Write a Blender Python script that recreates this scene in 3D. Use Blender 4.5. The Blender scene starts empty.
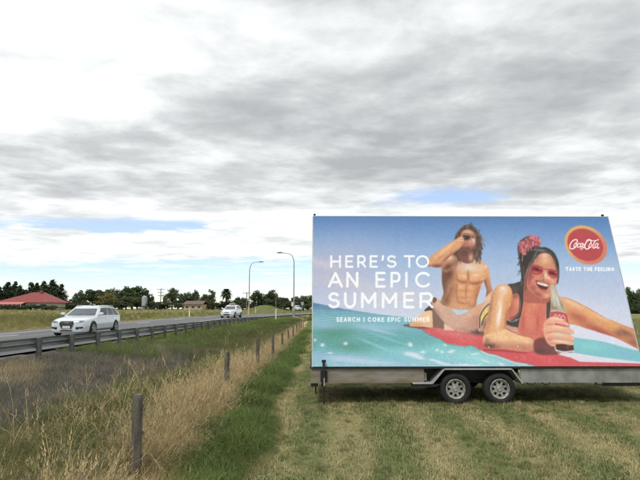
import bpy, bmesh, math, random
import numpy as np
from mathutils import Vector, Matrix
R = math.radians
random.seed(11)
rng = np.random.RandomState(11)
scene = bpy.context.scene
C = scene.collection

# ---------------------------------------------------------------- camera, sky, sun, exposure
FOC, CAM_H, PITCH = 518., 1.73, math.atan(68.7/518.)          # focal length in 640-wide pixels
cam_data = bpy.data.cameras.new('camera'); cam = bpy.data.objects.new('camera', cam_data); C.objects.link(cam)
cam_data.sensor_width = 36; cam_data.lens = 36*FOC/640; cam_data.clip_start = .05; cam_data.clip_end = 3000
cam.location = (0, 0, CAM_H); cam.rotation_euler = (R(90)+PITCH, 0, 0)
scene.camera = cam
scene.view_settings.view_transform = 'Standard'; scene.view_settings.look = 'None'
scene.view_settings.exposure = .64; scene.view_settings.gamma = 1; scene.view_settings.use_curve_mapping = False
try:
    scene.cycles.use_denoising = True; scene.cycles.max_bounces = 4; scene.cycles.diffuse_bounces = 2; scene.cycles.use_adaptive_sampling = True; scene.cycles.adaptive_threshold = .03
except Exception: pass

SUN_EL, SUN_AZ = 60, 205            # azimuth the light comes from: 180 = behind the camera, 270 = left
sd = bpy.data.lights.new('sun', 'SUN'); sd.energy = 1.5; sd.angle = R(14); sd.color = (1, .965, .91)
sun = bpy.data.objects.new('sun', sd); C.objects.link(sun)
dirv = Vector((math.sin(R(SUN_AZ))*math.cos(R(SUN_EL)), math.cos(R(SUN_AZ))*math.cos(R(SUN_EL)), math.sin(R(SUN_EL))))
sun.rotation_euler = (-dirv).to_track_quat('-Z', 'Y').to_euler(); sun.location = dirv*60

class NT:
    """small node tree writer"""
    def __init__(s, tree): s.t = tree; s.t.nodes.clear()
    def n(s, kind, **kw):
        x = s.t.nodes.new(kind)
        for k, v in kw.items(): setattr(x, k, v)
        return x
    def set(s, sock, v):
        if v is None: return
        if isinstance(v, bpy.types.NodeSocket): s.t.links.new(v, sock)
        else: sock.default_value = v
    def m(s, op, a, b=None, c=None, clamp=False):
        x = s.n('ShaderNodeMath', operation=op); x.use_clamp = clamp
        for i, v in enumerate((a, b, c)): s.set(x.inputs[i], v)
        return x.outputs[0]
    def smooth(s, v, a, b, o0=0., o1=1.):
        x = s.n('ShaderNodeMapRange', interpolation_type='SMOOTHSTEP')
        for i, q in enumerate((v, a, b, o0, o1)): s.set(x.inputs[i], q)
        return x.outputs[0]
    def mix(s, f, a, b, blend='MIX'):
        x = s.n('ShaderNodeMix', data_type='RGBA', blend_type=blend)
        s.set(x.inputs[0], f); s.set(x.inputs[6], a); s.set(x.inputs[7], b)
        return x.outputs[2]
    def noise(s, vec, scale, detail=4, rough=.55, dist=0.):
        x = s.n('ShaderNodeTexNoise')
        s.set(x.inputs['Vector'], vec); x.inputs['Scale'].default_value = scale; x.inputs['Detail'].default_value = detail
        x.inputs['Roughness'].default_value = rough; x.inputs['Distortion'].default_value = dist
        return x.outputs['Fac']
    def gauss(s, u, cu, wu, v, cv, wv):
        a = s.m('DIVIDE', s.m('SUBTRACT', u, cu), wu); b = s.m('DIVIDE', s.m('SUBTRACT', v, cv), wv)
        return s.m('POWER', 2.718, s.m('MULTIPLY', s.m('ADD', s.m('MULTIPLY', a, a), s.m('MULTIPLY', b, b)), -1.))

world = bpy.data.worlds.new('World'); scene.world = world; world.use_nodes = True
def build_sky():
    t = NT(world.node_tree)
    tc = t.n('ShaderNodeTexCoord'); sep = t.n('ShaderNodeSeparateXYZ'); t.set(sep.inputs[0], tc.outputs['Generated'])
    x, y, z = sep.outputs
    zz = t.m('ADD', t.m('MAXIMUM', z, 0.), .06)
    u, v = t.m('DIVIDE', x, zz), t.m('DIVIDE', y, zz)          # where the view ray meets the cloud deck
    def P(su, sv, off):
        c = t.n('ShaderNodeCombineXYZ'); t.set(c.inputs[0], t.m('MULTIPLY', u, su)); t.set(c.inputs[1], t.m('MULTIPLY', v, sv)); c.inputs[2].default_value = off
        return c.outputs[0]
    big = t.noise(P(.75, 1., 3.1), 1.0, 4, .5, .2)
    mid = t.noise(P(.85, 1., 9.4), 2.6, 8, .56, .2)
    fine = t.noise(P(.9, 1., 1.7), 8., 6, .6, .15)
    brk = t.noise(P(.7, 1., 5.5), 3.0, 8, .62, .2)
    sky = t.n('ShaderNodeTexSky', sky_type='NISHITA'); sky.sun_disc = False
    sky.sun_elevation = R(SUN_EL); sky.sun_rotation = R(SUN_AZ); sky.altitude = 30; sky.air_density = 1.; sky.dust_density = .25; sky.ozone_density = 2.5
    clear = t.mix(1., sky.outputs[0], (.098, .098, .108, 1), 'MULTIPLY')
    clear = t.mix(t.smooth(v, 6.5, 5., 0., .28), clear, (.56, .62, .68, 1))            # thin high veil
    # breaks in the deck: a long one low on the left, a small one above the hoarding, open sky toward the horizon
    uu = t.m('ADD', t.m('MULTIPLY', u, -.12), t.m('MULTIPLY', t.m('SUBTRACT', brk, .5), .5))
    band = t.m('MULTIPLY', t.gauss(t.m('ADD', v, uu), 4.62, .34, 0., 0., 1.), t.smooth(u, -.62, -1.15))
    hole = t.m('MULTIPLY', t.gauss(u, 1.0, .42, v, 3.5, .3), .95)
    hole2 = t.m('MULTIPLY', t.gauss(u, .2, .5, v, 3.8, .2), .6)
    low = t.m('MULTIPLY', t.smooth(v, 5.5, 6.8), .84)
    gaps = t.m('ADD', t.m('ADD', band, hole), t.m('ADD', hole2, low))
    dens = t.m('SUBTRACT', t.m('ADD', t.m('MULTIPLY', brk, 2.), .0), gaps)
    cover = t.smooth(dens, .02, .72)
    # light and dark of the deck
    tone = t.m('ADD', t.m('MULTIPLY', big, .8), t.m('ADD', t.m('ADD', t.m('MULTIPLY', t.smooth(mid, .26, .78), .45), t.m('MULTIPLY', mid, .55)), t.m('MULTIPLY', fine, .34)))
    tone = t.m('SUBTRACT', tone, .60)
    glow = t.m('ADD', t.m('MULTIPLY', t.gauss(u, -1.35, .9, v, 1.75, 1.), .5), t.m('MULTIPLY', t.smooth(v, 3.0, 4.3), .4))
    grey = t.m('MULTIPLY', t.gauss(u, .1, 1.3, v, 2.6, .8), .16)
    tone = t.m('SUBTRACT', t.m('ADD', tone, glow), grey, clamp=True)
    r = t.n('ShaderNodeValToRGB'); t.set(r.inputs[0], tone)
    el = r.color_ramp.elements
    el[0].position = .05; el[0].color = (.31, .325, .335, 1)
    el[1].position = .95; el[1].color = (.715, .735, .745, 1)
    e = el.new(.4); e.color = (.44, .455, .463, 1)
    e = el.new(.68); e.color = (.59, .605, .612, 1)
    cl = t.mix(cover, clear, r.outputs[0])
    bg = t.n('ShaderNodeBackground'); t.set(bg.inputs[0], cl); bg.inputs[1].default_value = 1.
    out = t.n('ShaderNodeOutputWorld'); t.t.links.new(bg.outputs[0], out.inputs[0])
build_sky()

# ---------------------------------------------------------------- helpers
def at(px, py, Y):
    """point at depth Y that the camera sees at (px, py) of the 640x480 picture"""
    c, s = math.cos(PITCH), math.sin(PITCH)
    a, b = (px-320)/FOC, (240-py)/FOC
    d = Y/(c-b*s)
    return Vector((a*d, Y, CAM_H+d*s+b*d*c))
def project(P):
    P = np.asarray(P, float)-np.array([0, 0, CAM_H]); c, s = math.cos(PITCH), math.sin(PITCH)
    d = P[..., 1]*c+P[..., 2]*s; q = -P[..., 1]*s+P[..., 2]*c
    return 320+FOC*P[..., 0]/d, 240-FOC*q/d
def srgb(r, g, b):
    f = lambda c: (c/255/12.92) if c/255 <= .04045 else ((c/255+.055)/1.055)**2.4
    return (f(r), f(g), f(b), 1)
MATS = {}
def mat(name, col, rough=.6, metal=0., var=0., vscale=6., bump=0., bscale=40., spec=.5, col2=None, coat=0., stretch=None):
    """principled material with object-space noise variation and fine relief"""
    if name in MATS: return MATS[name]
    m = bpy.data.materials.new(name); m.use_nodes = True; t = NT(m.node_tree)
    b = t.n('ShaderNodeBsdfPrincipled'); o = t.n('ShaderNodeOutputMaterial'); t.t.links.new(b.outputs[0], o.inputs[0])
    b.inputs['Roughness'].default_value = rough; b.inputs['Metallic'].default_value = metal; b.inputs['Specular IOR Level'].default_value = spec
    b.inputs['Coat Weight'].default_value = coat; b.inputs['Coat Roughness'].default_value = .08
    c = tuple(col)+((1,) if len(col) == 3 else ())
    tc = t.n('ShaderNodeTexCoord'); vec = tc.outputs['Object']
    if stretch:
        mp = t.n('ShaderNodeMapping'); t.set(mp.inputs[0], vec); mp.inputs['Scale'].default_value = stretch; vec = mp.outputs[0]
    if var or col2:
        nf = t.smooth(t.noise(vec, vscale, 6, .62), .32, .68)
        c2 = (tuple(col2)+((1,) if len(col2) == 3 else ())) if col2 else tuple(x*(1-var) for x in c[:3])+(1,)
        t.set(b.inputs['Base Color'], t.mix(nf, c, c2))
        t.set(b.inputs['Roughness'], t.m('ADD', t.m('MULTIPLY', nf, .12), rough-.04))
    else: b.inputs['Base Color'].default_value = c
    if bump:
        bp = t.n('ShaderNodeBump'); bp.inputs['Strength'].default_value = bump; bp.inputs['Distance'].default_value = .01
        t.set(bp.inputs['Height'], t.noise(vec, bscale, 5, .6)); t.set(b.inputs['Normal'], bp.outputs[0])
    MATS[name] = m
    return m
def link(o, parent=None):
    C.objects.link(o)
    if parent is not None: o.parent = parent
    return o
def tag(o, label=None, cat=None, group=None, kind=None):
    if label: o['label'] = label
    if cat: o['category'] = cat
    if group: o['group'] = group
    if kind: o['kind'] = kind
    return o
def empty(name, loc=(0, 0, 0), rz=0.):
    o = bpy.data.objects.new(name, None); C.objects.link(o); o.location = loc; o.rotation_euler = (0, 0, rz); o.empty_display_size = .2
    return o
class MB:
    """collects simple shapes; build() links them as one mesh object"""
    def __init__(s): s.bm = bmesh.new()
    def box(s, c, d, rot=None, bevel=0.):
        r = bmesh.ops.create_cube(s.bm, size=1.)
        M = Matrix.Translation(c) @ (rot.to_4x4() if rot is not None else Matrix.Identity(4)) @ Matrix.Diagonal((d[0], d[1], d[2], 1))
        bmesh.ops.transform(s.bm, matrix=M, verts=r['verts'])
        if bevel:
            ed = list({e for v in r['verts'] for e in v.link_edges})
            bmesh.ops.bevel(s.bm, geom=ed, offset=bevel, segments=2, affect='EDGES', profile=.6)
        return s
    def tube(s, pts, rad, n=8, cap=True):
        pts = [Vector(p) for p in pts]; rads = rad if isinstance(rad, (list, tuple)) else [rad]*len(pts)
        rings = []; up = None
        for i, p in enumerate(pts):
            d = (pts[min(i+1, len(pts)-1)]-pts[max(i-1, 0)]).normalized()
            if up is None: up = d.orthogonal().normalized()
            a = (up-d*up.dot(d)); a = a.normalized() if a.length > 1e-5 else d.orthogonal().normalized(); up = a; b = d.cross(a)
            rings.append([s.bm.verts.new(p+(a*math.cos(k*2*math.pi/n)+b*math.sin(k*2*math.pi/n))*rads[i]) for k in range(n)])
        for r0, r1 in zip(rings[:-1], rings[1:]):
            for k in range(n): s.bm.faces.new((r0[k], r0[(k+1) % n], r1[(k+1) % n], r1[k]))
        if cap: s.bm.faces.new(rings[0][::-1]); s.bm.faces.new(rings[-1])
        return s
    def lathe(s, prof, c=(0, 0, 0), axis='Z', n=24, close=False, cap=True):
        """prof: (radius, height) pairs, turned about the axis"""
        def P(r, h, a):
            x, y = r*math.cos(a), r*math.sin(a)
            return Vector(c)+Vector({'Z': (x, y, h), 'Y': (x, h, y), 'X': (h, x, y)}[axis])
        rings = [[s.bm.verts.new(P(r, h, k*2*math.pi/n)) for k in range(n)] for r, h in prof]
        rr = rings+([rings[0]] if close else [])
        for r0, r1 in zip(rr[:-1], rr[1:]):
            for k in range(n): s.bm.faces.new((r0[k], r0[(k+1) % n], r1[(k+1) % n], r1[k]))
        if cap and not close: s.bm.faces.new(rings[0]); s.bm.faces.new(rings[-1])
        return s
    def prism(s, poly, ext):
        """polygon (3d points) extruded along ext"""
        a = [s.bm.verts.new(Vector(p)) for p in poly]; b = [s.bm.verts.new(Vector(p)+Vector(ext)) for p in poly]
        n = len(poly)
        s.bm.faces.new(a[::-1]); s.bm.faces.new(b)
        for k in range(n): s.bm.faces.new((a[k], a[(k+1) % n], b[(k+1) % n], b[k]))
        return s
    def grid(s, rows, flip=False, loop=False):
        V = [[s.bm.verts.new(Vector(p)) for p in r] for r in rows]
        for r0, r1 in zip(V[:-1], V[1:]):
            n = len(r0)
            for k in range(n if loop else n-1):
                f = (r0[k], r0[(k+1) % n], r1[(k+1) % n], r1[k])
                s.bm.faces.new(f[::-1] if flip else f)
        return V
    def build(s, name, m, parent=None, smooth=False, normals=True):
        if normals: bmesh.ops.recalc_face_normals(s.bm, faces=s.bm.faces)
        me = bpy.data.meshes.new(name); s.bm.to_mesh(me); s.bm.free()
        if m: me.materials.append(m)
        if smooth: me.polygons.foreach_set('use_smooth', [True]*len(me.polygons))
        return link(bpy.data.objects.new(name, me), parent)
def np_mesh(name, V, F, k=4):
    """mesh straight from arrays: V (n,3), F (m,k)"""
    V = np.asarray(V, np.float32); F = np.asarray(F, np.int32)
    me = bpy.data.meshes.new(name); me.vertices.add(len(V)); me.vertices.foreach_set('co', V.ravel())
    me.loops.add(F.size); me.loops.foreach_set('vertex_index', F.ravel())
    me.polygons.add(len(F)); me.polygons.foreach_set('loop_start', np.arange(0, F.size, k, dtype=np.int32))
    me.update(calc_edges=True)
    return me
def copy_tree(o, parent=None):
    c = o.copy(); C.objects.link(c); c.parent = parent
    for ch in list(o.children): copy_tree(ch, c)
    return c
def smoothstep(a, b, x):
    t = np.clip((np.asarray(x, float)-a)/(b-a), 0, 1); return t*t*(3-2*t)
def vnoise(x, y, seed=0):
    """value noise on numpy arrays"""
    x, y = np.asarray(x, float), np.asarray(y, float)
    ix, iy = np.floor(x).astype(np.int64), np.floor(y).astype(np.int64); fx, fy = x-ix, y-iy
    fx, fy = fx*fx*(3-2*fx), fy*fy*(3-2*fy)
    def h(a, b):
        k = (a*374761393+b*668265263+seed*974634777) & 0x7fffffff
        k = ((k ^ (k >> 13))*1274126177) & 0x7fffffff
        return ((k ^ (k >> 16)) & 0xffff)/65535.
    return (h(ix, iy)*(1-fx)+h(ix+1, iy)*fx)*(1-fy)+(h(ix, iy+1)*(1-fx)+h(ix+1, iy+1)*fx)*fy
# ---------------------------------------------------------------- printed poster artwork
class Mask:
    """A coverage mask that only stores the window where it is not zero."""
    __array_ufunc__ = None
    def __init__(s, sl, m): s.sl, s.m = sl, m
    def __mul__(s, o):
        if isinstance(o, Mask):
            y0, y1 = max(s.sl[0].start, o.sl[0].start), min(s.sl[0].stop, o.sl[0].stop)
            x0, x1 = max(s.sl[1].start, o.sl[1].start), min(s.sl[1].stop, o.sl[1].stop)
            if y1 <= y0 or x1 <= x0: return Mask((slice(0, 0), slice(0, 0)), np.zeros((0, 0)))
            a = s.m[y0-s.sl[0].start:y1-s.sl[0].start, x0-s.sl[1].start:x1-s.sl[1].start]
            b = o.m[y0-o.sl[0].start:y1-o.sl[0].start, x0-o.sl[1].start:x1-o.sl[1].start]
            return Mask((slice(y0, y1), slice(x0, x1)), a*b)
        return Mask(s.sl, s.m*(o[s.sl] if isinstance(o, np.ndarray) else o))
    __rmul__ = __mul__
    def times(s, k): return Mask(s.sl, np.clip(s.m*k, 0, 1))

class Painter:
    """Paints flat print into an array; coordinates are artwork units (x right, y down)."""
    def __init__(s, x0, y0, x1, y1, S):
        s.x0, s.y0, s.S = x0, y0, S
        s.w, s.h = int((x1-x0)*S), int((y1-y0)*S)
        s.X, s.Y = np.meshgrid(x0+(np.arange(s.w)+.5)/S, y0+(np.arange(s.h)+.5)/S)
        s.C = np.zeros((s.h, s.w, 3))
        rs = np.random.RandomState(5)
        s.n1 = s.noise(rs, 40); s.n2 = s.noise(rs, 110); s.n3 = s.noise(rs, 300)
    def noise(s, rs, n):
        g = rs.rand(int(n*s.h/s.w)+3, n+3)
        fy = np.linspace(0, g.shape[0]-1.01, s.h); fx = np.linspace(0, g.shape[1]-1.01, s.w)
        iy, ix = fy.astype(int), fx.astype(int); ty, tx = (fy-iy)[:, None], (fx-ix)[None]
        ty, tx = ty*ty*(3-2*ty), tx*tx*(3-2*tx)
        a, b = g[iy][:, ix], g[iy][:, ix+1]; c, d = g[iy+1][:, ix], g[iy+1][:, ix+1]
        return (a*(1-tx)+b*tx)*(1-ty)+(c*(1-tx)+d*tx)*ty
    def spline(s, P, closed=True, n=7):
        P = np.array(P, float); N = len(P); out = []
        for i in range(N if closed else N-1):
            if closed: a, b, c, d = P[i-1], P[i], P[(i+1) % N], P[(i+2) % N]
            else: a, b, c, d = P[max(i-1, 0)], P[i], P[i+1], P[min(i+2, N-1)]
            for t in np.arange(n)/n:
                out.append(.5*(2*b+(c-a)*t+(2*a-5*b+4*c-d)*t*t+(3*b-a-3*c+d)*t**3))
        if not closed: out.append(P[-1])
        return np.array(out)
    def box(s, P, m):
        lo, hi = P.min(0)-m, P.max(0)+m
        a = max(int((lo[0]-s.x0)*s.S), 0); b = min(int((hi[0]-s.x0)*s.S)+2, s.w)
        c = max(int((lo[1]-s.y0)*s.S), 0); d = min(int((hi[1]-s.y0)*s.S)+2, s.h)
        return slice(c, max(d, c)), slice(a, max(b, a))
    def dist(s, P, sl):
        x, y = s.X[sl], s.Y[sl]; D = np.full(x.shape, 1e9)
        for p, q in zip(P[:-1], P[1:]):
            d = q-p; L = d@d+1e-12
            t = np.clip(((x-p[0])*d[0]+(y-p[1])*d[1])/L, 0, 1)
            D = np.minimum(D, (x-p[0]-t*d[0])**2+(y-p[1]-t*d[1])**2)
        return np.sqrt(D)
    def poly(s, P, soft=.35, smooth=True, clip=None):
        P = s.spline(P) if smooth else np.array(P, float)
        sl = s.box(P, soft*2+1); x, y = s.X[sl], s.Y[sl]
        Q = np.vstack([P, P[:1]]); ins = np.zeros(x.shape, bool)
        for p, q in zip(Q[:-1], Q[1:]):
            if p[1] == q[1]: continue
            ins ^= ((p[1] > y) != (q[1] > y)) & (x < (q[0]-p[0])*(y-p[1])/(q[1]-p[1])+p[0])
        D = s.dist(Q, sl)*np.where(ins, 1, -1)
        M = Mask(sl, np.clip(.5+D/(2*soft), 0, 1))
        return M if clip is None else M*clip
    def line(s, P, w, soft=.3, smooth=True, clip=None, closed=False):
        P = s.spline(P, closed) if smooth else np.array(P, float)
        if closed: P = np.vstack([P, P[:1]])
        sl = s.box(P, w+soft*2+1); M = Mask(sl, np.clip(.5+(w/2-s.dist(P, sl))/(2*soft), 0, 1))
        return M if clip is None else M*clip
    def blob(s, cx, cy, rx, ry, ang=0, clip=None):
        a = math.radians(ang); sl = s.box(np.array([[cx, cy]]), max(rx, ry)*2.2+.5); dx, dy = s.X[sl]-cx, s.Y[sl]-cy
        u, v = (dx*math.cos(a)+dy*math.sin(a))/rx, (-dx*math.sin(a)+dy*math.cos(a))/ry
        M = Mask(sl, np.exp(-(u*u+v*v)*1.4))
        return M if clip is None else M*clip
    def put(s, M, col, a=1.):
        if isinstance(M, Mask): s.C[M.sl] += (M.m*a)[..., None]*(np.array(col, float)-s.C[M.sl])
        else: s.C += (M*a)[..., None]*(np.array(col, float)-s.C)

def paint_artwork():
    p = Painter(306, 208, 652, 372, 3.)
    X, Y = p.X, p.Y
    # --- summer sky
    ys = [210, 217, 232, 250, 270, 290, 315, 340]
    cl = [(84, 122, 176), (90, 128, 180), (116, 150, 198), (146, 174, 213), (168, 188, 219), (184, 196, 223), (200, 208, 228), (205, 210, 226)]
    for k in range(3): p.C[..., k] = np.interp(Y, ys, [c[k] for c in cl])
    p.put(np.clip((X-520)/110, 0, 1)*np.clip((262-Y)/50, 0, 1), (86, 128, 188), .55)
    p.put(p.blob(330, 268, 60, 34, -12), (176, 178, 203), .75)
    p.put(p.blob(322, 264, 26, 6, 12), (200, 196, 208), .8)
    p.put(p.blob(345, 283, 50, 9, 10), (196, 192, 207), .7)
    p.put(p.blob(395, 297, 60, 14, 6), (202, 203, 215), .7)
    p.put(p.blob(600, 312, 50, 9, 20), (208, 208, 228), .7)
    # --- sea
    sea = p.poly([(300, 301), (313, 303), (345, 309), (380, 314.5), (412, 318), (440, 321), (470, 330), (540, 336), (575, 338), (600, 341), (640, 352), (660, 356), (660, 380), (300, 380)], .5, False)
    sc = [(96, 132, 164), (110, 160, 178), (134, 184, 200), (112, 172, 178), (104, 166, 164), (140, 192, 206), (158, 200, 216)]
    grad = np.stack([np.interp(Y, [300, 310, 320, 332, 345, 357, 368], [c[k] for c in sc]) for k in range(3)], -1)
    p.C[sea.sl] += sea.m[..., None]*(grad[sea.sl]-p.C[sea.sl])
    hill = p.poly([(300, 300), (313, 302.5), (320, 304), (338, 308), (352, 311), (338, 310.5), (318, 309), (300, 308)], .5, False)
    p.put(hill, (92, 128, 168), .8)
    st = np.sin(Y*2.6+X*.12+p.n1*7)*.5+.5
    p.put(sea*st*(p.n2 > .45), (176, 200, 224), .28)
    p.put(sea*(1-st)*np.clip((p.n2-.4)*4, 0, 1), (84, 146, 152), .3)
    for b, c, a in [((335, 333, 26, 9, -4), (92, 148, 132), .85), ((352, 347, 22, 6, 5), (96, 150, 134), .7), ((400, 338, 26, 5, -8), (106, 172, 182), .7),
                    ((322, 325, 20, 4, 6), (150, 180, 205), .8), ((375, 327, 34, 3.5, 3), (158, 190, 215), .8), ((380, 331, 20, 2, 12), (168, 196, 220), .8),
                    ((400, 352, 30, 8, 4), (134, 196, 206), .8), ((440, 350, 26, 10, 0), (136, 202, 208), .9), ((475, 358, 30, 9, 10), (156, 214, 216), .9),
                    ((345, 359, 26, 3.5, 4), (188, 200, 228), .85), ((318, 356, 8, 6, 0), (146, 180, 214), .7), ((372, 362, 30, 2.5, 4), (196, 208, 232), .7),
                    ((375, 345, 20, 1.5, 22), (150, 204, 206), .7), ((392, 340, 30, 1.2, 18), (150, 208, 210), .5)]:
        p.put(p.blob(*b)*sea, c, a)
    foam = [(412, 354.5, 9, 2.6, 8), (418, 357, 7, 2, 20), (410, 344.5, 2.4, 2, 30), (437, 350, 1.8, 1.6, 0), (442, 352, 1.6, 1.6, 0), (451, 351.5, 4, 1.6, -12), (436, 361, 9, 1.2, 14), (444, 364, 8, 1, 8),
            (345.5, 343.5, 2.2, 1.6, 0), (322.5, 345, 2.2, 1.7, 10), (315, 340, 1.3, 1.4, 0), (411, 345, 1.6, 1.4, 0), (475, 354, 4, 1, -8), (463, 345, 5, 1.2, 6), (485, 361, 6, .9, 20), (501, 364, 4, 1.2, 30), (466, 365, 12, 1.2, 2), (423, 352, 3, 1.4, 0), (445, 345, 2, 1, 20), (330, 353, 3, .8, 0)]
    for f in foam: p.put(p.blob(*f).times(1.6)*sea, (214, 222, 236), .85)
    p.put(sea*np.clip((p.n3-.8)*6, 0, 1)*np.clip((X-395)/30, 0, 1)*np.clip((Y-338)/8, 0, 1)*(X < 520), (228, 234, 240), .5)
    # bright water and white board rail at the right
    p.put(p.poly([(552, 318), (575, 322), (610, 334), (660, 354), (660, 362), (640, 355), (604, 342), (575, 337.5), (552, 336)], .6, False), (214, 216, 234), .95)
    p.put(p.poly([(566, 337), (577, 338), (604, 342), (625, 347.5), (660, 357), (660, 366), (640, 362), (600, 357), (566, 353)], .6), (130, 192, 202), 1)
    p.put(p.blob(590, 346, 16, 5, 8), (140, 206, 208), .8); p.put(p.blob(625, 354, 14, 3, 12), (136, 180, 208), .8)
    p.put(p.poly([(556, 350), (575, 353), (600, 357), (640, 362), (660, 365), (660, 366), (580, 364), (550, 358)], .5, False), (218, 214, 230), 1)
    # --- red board
    board = p.poly([(411, 325), (420, 325), (440, 325.5), (462, 327), (480, 329), (500, 330), (540, 340), (556, 354), (570, 357.5), (580, 361.8), (610, 362.6), (660, 364), (660, 380), (545, 380), (537, 366.4),
                    (526, 363.2), (515, 361.6), (505, 358), (495, 354.4), (486, 352.6), (479, 349), (472, 344.8), (466, 346), (458, 345), (447, 343), (440, 338.6), (432, 335.5), (422, 330), (414, 327.5)], .5, False)
    p.put(board, (206, 92, 98))
    p.put(board*p.blob(455, 333, 28, 6, 10), (214, 130, 126), .8); p.put(board*p.blob(466, 342, 14, 4, 8), (216, 100, 100), .9)
    p.put(board*p.blob(505, 346, 18, 4, 12), (178, 76, 82), .7); p.put(board*p.blob(540, 356, 24, 6, 12), (216, 98, 104), .8)
    p.put(board*np.clip((p.n3-.5)*2, 0, 1)*np.clip(p.n2*2-.5, 0, 1), (224, 146, 142), .32)
    p.put(p.line([(423, 330.6), (432, 336), (440, 339), (447, 343.4), (458, 345.4), (466, 346.4), (472, 345.2), (479, 349.4), (486, 353), (495, 354.8), (505, 358.4), (515, 362), (526, 363.6), (537, 366.6)], .9), (150, 110, 112), .55)
    p.put(p.line([(481, 351), (487, 354), (496, 356), (506, 359.6), (516, 363), (527, 364.6)], 1), (226, 224, 220), .8)
    p.put(p.poly([(403, 325.2), (410, 324), (420, 326), (430, 328), (420, 328.6), (408, 327)], .4), (110, 92, 92), .9)
    # --- man: legs
    p.put(p.poly([(424.5, 311), (429, 306), (433, 302), (436, 310), (434, 313)], .4), (78, 66, 66), .95)
    calf = p.poly([(418, 317), (425, 311.5), (432.5, 311), (434, 318), (433, 327), (422, 326.6), (410, 326), (413, 321)], .4)
    p.put(calf, (226, 188, 152)); p.put(calf*p.blob(416, 325, 9, 3), (206, 150, 118), .8); p.put(calf*p.blob(428, 316, 5, 5), (236, 206, 176), .7)
    p.put(p.poly([(432, 308), (439, 309), (446, 318), (452, 327), (444, 329), (433, 327)], .4, False), (134, 108, 96))
    p.put(p.poly([(444, 323), (452, 328), (455, 330.5), (444, 330)], .4, False), (226, 196, 180), .9)
    hips = p.poly([(432, 299), (436, 298), (443, 302), (453, 307), (468, 308), (480, 304), (489, 300), (492, 312), (490, 326), (483, 334), (470, 333), (458, 331), (447, 325), (438, 315), (433, 307)], .4)
    p.put(hips, (205, 166, 148))
    for b, c, a in [((440, 306, 8, 4, 40), (216, 176, 158), .8), ((455, 316, 12, 6, 30), (204, 170, 156), .8), ((472, 322, 10, 8, -40), (196, 146, 132), .8), ((484, 322, 8, 12, 10), (150, 92, 90), .9),
                    ((478, 309, 10, 4, -25), (222, 164, 124), .9), ((462, 329, 10, 3, 10), (186, 146, 128), .7), ((487, 306, 5, 5, 0), (226, 180, 156), .6), ((436, 312, 3, 8, -35), (170, 128, 112), .7),
                    ((482, 331, 8, 3, 0), (92, 72, 74), .9), ((468, 316, 8, 3, -30), (216, 176, 160), .6)]:
        p.put(p.blob(*b)*hips, c, a)
    p.put(p.poly([(432.6, 299.5), (434, 297.3), (436.6, 298.5), (436, 301.5), (433.4, 303)], .3), (106, 82, 78), .9)
    # torso
    torso = p.poly([(442, 268), (443, 260), (449, 254), (456, 256), (463, 260), (470, 261.5), (478, 261), (485, 263), (488.5, 269), (487, 277), (482.5, 283), (480, 290), (477, 299), (475, 307), (463, 311), (452, 308), (441, 303.5), (443.5, 293), (442, 282)], .45)
    arm2 = p.poly([(482, 263), (486.5, 265), (489.5, 273), (490.8, 284), (493, 293), (490, 299), (486, 297), (486.6, 290), (484, 281), (482, 274)], .45)
    p.put(arm2, (194, 138, 106)); p.put(arm2*p.blob(484.4, 284, 2.6, 13, -12), (120, 80, 70), .95); p.put(arm2*p.blob(489, 274, 2, 8, -8), (224, 172, 136), .85); p.put(arm2*p.blob(489, 294, 3, 5, 0), (150, 100, 84), .7)
    p.put(torso, (214, 158, 118))
    for b, c, a in [((443.5, 284, 7.5, 26, 3), (122, 92, 78), 1), ((449, 274, 8, 9, 20), (106, 72, 64), .95), ((453, 290, 5, 12, 4), (168, 122, 96), .8), ((470, 267.5, 13, 5.6, 4), (224, 206, 194), 1), ((461, 266, 5, 5, 0), (210, 176, 156), .75), ((480, 268, 6, 6, 30), (226, 188, 158), .9), ((461, 276.4, 7, 4.4, 15), (222, 172, 128), .85),
                    ((475, 277, 7, 4.4, -8), (228, 178, 138), .8), ((463, 281.6, 8, 1.8, 14), (164, 104, 76), .75), ((476, 283, 8, 1.8, -12), (160, 100, 74), .75), ((468.4, 276, 1.6, 6, 3), (170, 112, 86), .6), ((461, 287.6, 4.4, 3.4, 0), (222, 168, 124), .8), ((471, 287.4, 4.4, 3.2, 0), (220, 164, 120), .75), ((461.4, 294, 4.2, 3, 0), (216, 160, 116), .75), ((470.4, 294, 4.2, 3, 0), (214, 156, 114), .7),
                    ((466, 291, 1.2, 10, 3), (166, 108, 80), .6), ((464, 290.8, 8, 1, 2), (172, 114, 84), .55), ((464, 297.6, 8, 1.1, 2), (170, 112, 84), .55), ((476.4, 294, 3, 12, 8), (176, 112, 84), .7), ((457, 301, 8, 3, 12), (206, 152, 120), .8), ((468, 303.4, 7, 2.6, 0), (196, 138, 112), .8), ((462, 303, 5, .9, 8), (150, 96, 76), .6), ((449, 258, 5, 4, -30), (228, 194, 168), .9), ((447, 301, 4, 7, 20), (134, 98, 82), .8), ((455.6, 263.6, 2.6, 5, 14), (130, 84, 74), .8), ((474, 306, 8, 2, -6), (176, 118, 96), .6)]:
        p.put(p.blob(*b)*torso, c, a)
    for L, w, a in [([(467.6, 272), (468.4, 279), (472, 283), (478, 284), (482.6, 281)], 1.2, .5), ([(456.4, 274), (457.4, 280), (462, 283), (467, 280.6)], 1.2, .5), ([(479.6, 286), (477.6, 296), (475.4, 304)], 1.6, .4), ([(457, 285), (456.4, 294), (458, 302)], 1.4, .4)]: p.put(p.line(L, w, .8, clip=torso), (146, 92, 68), a)
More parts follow.
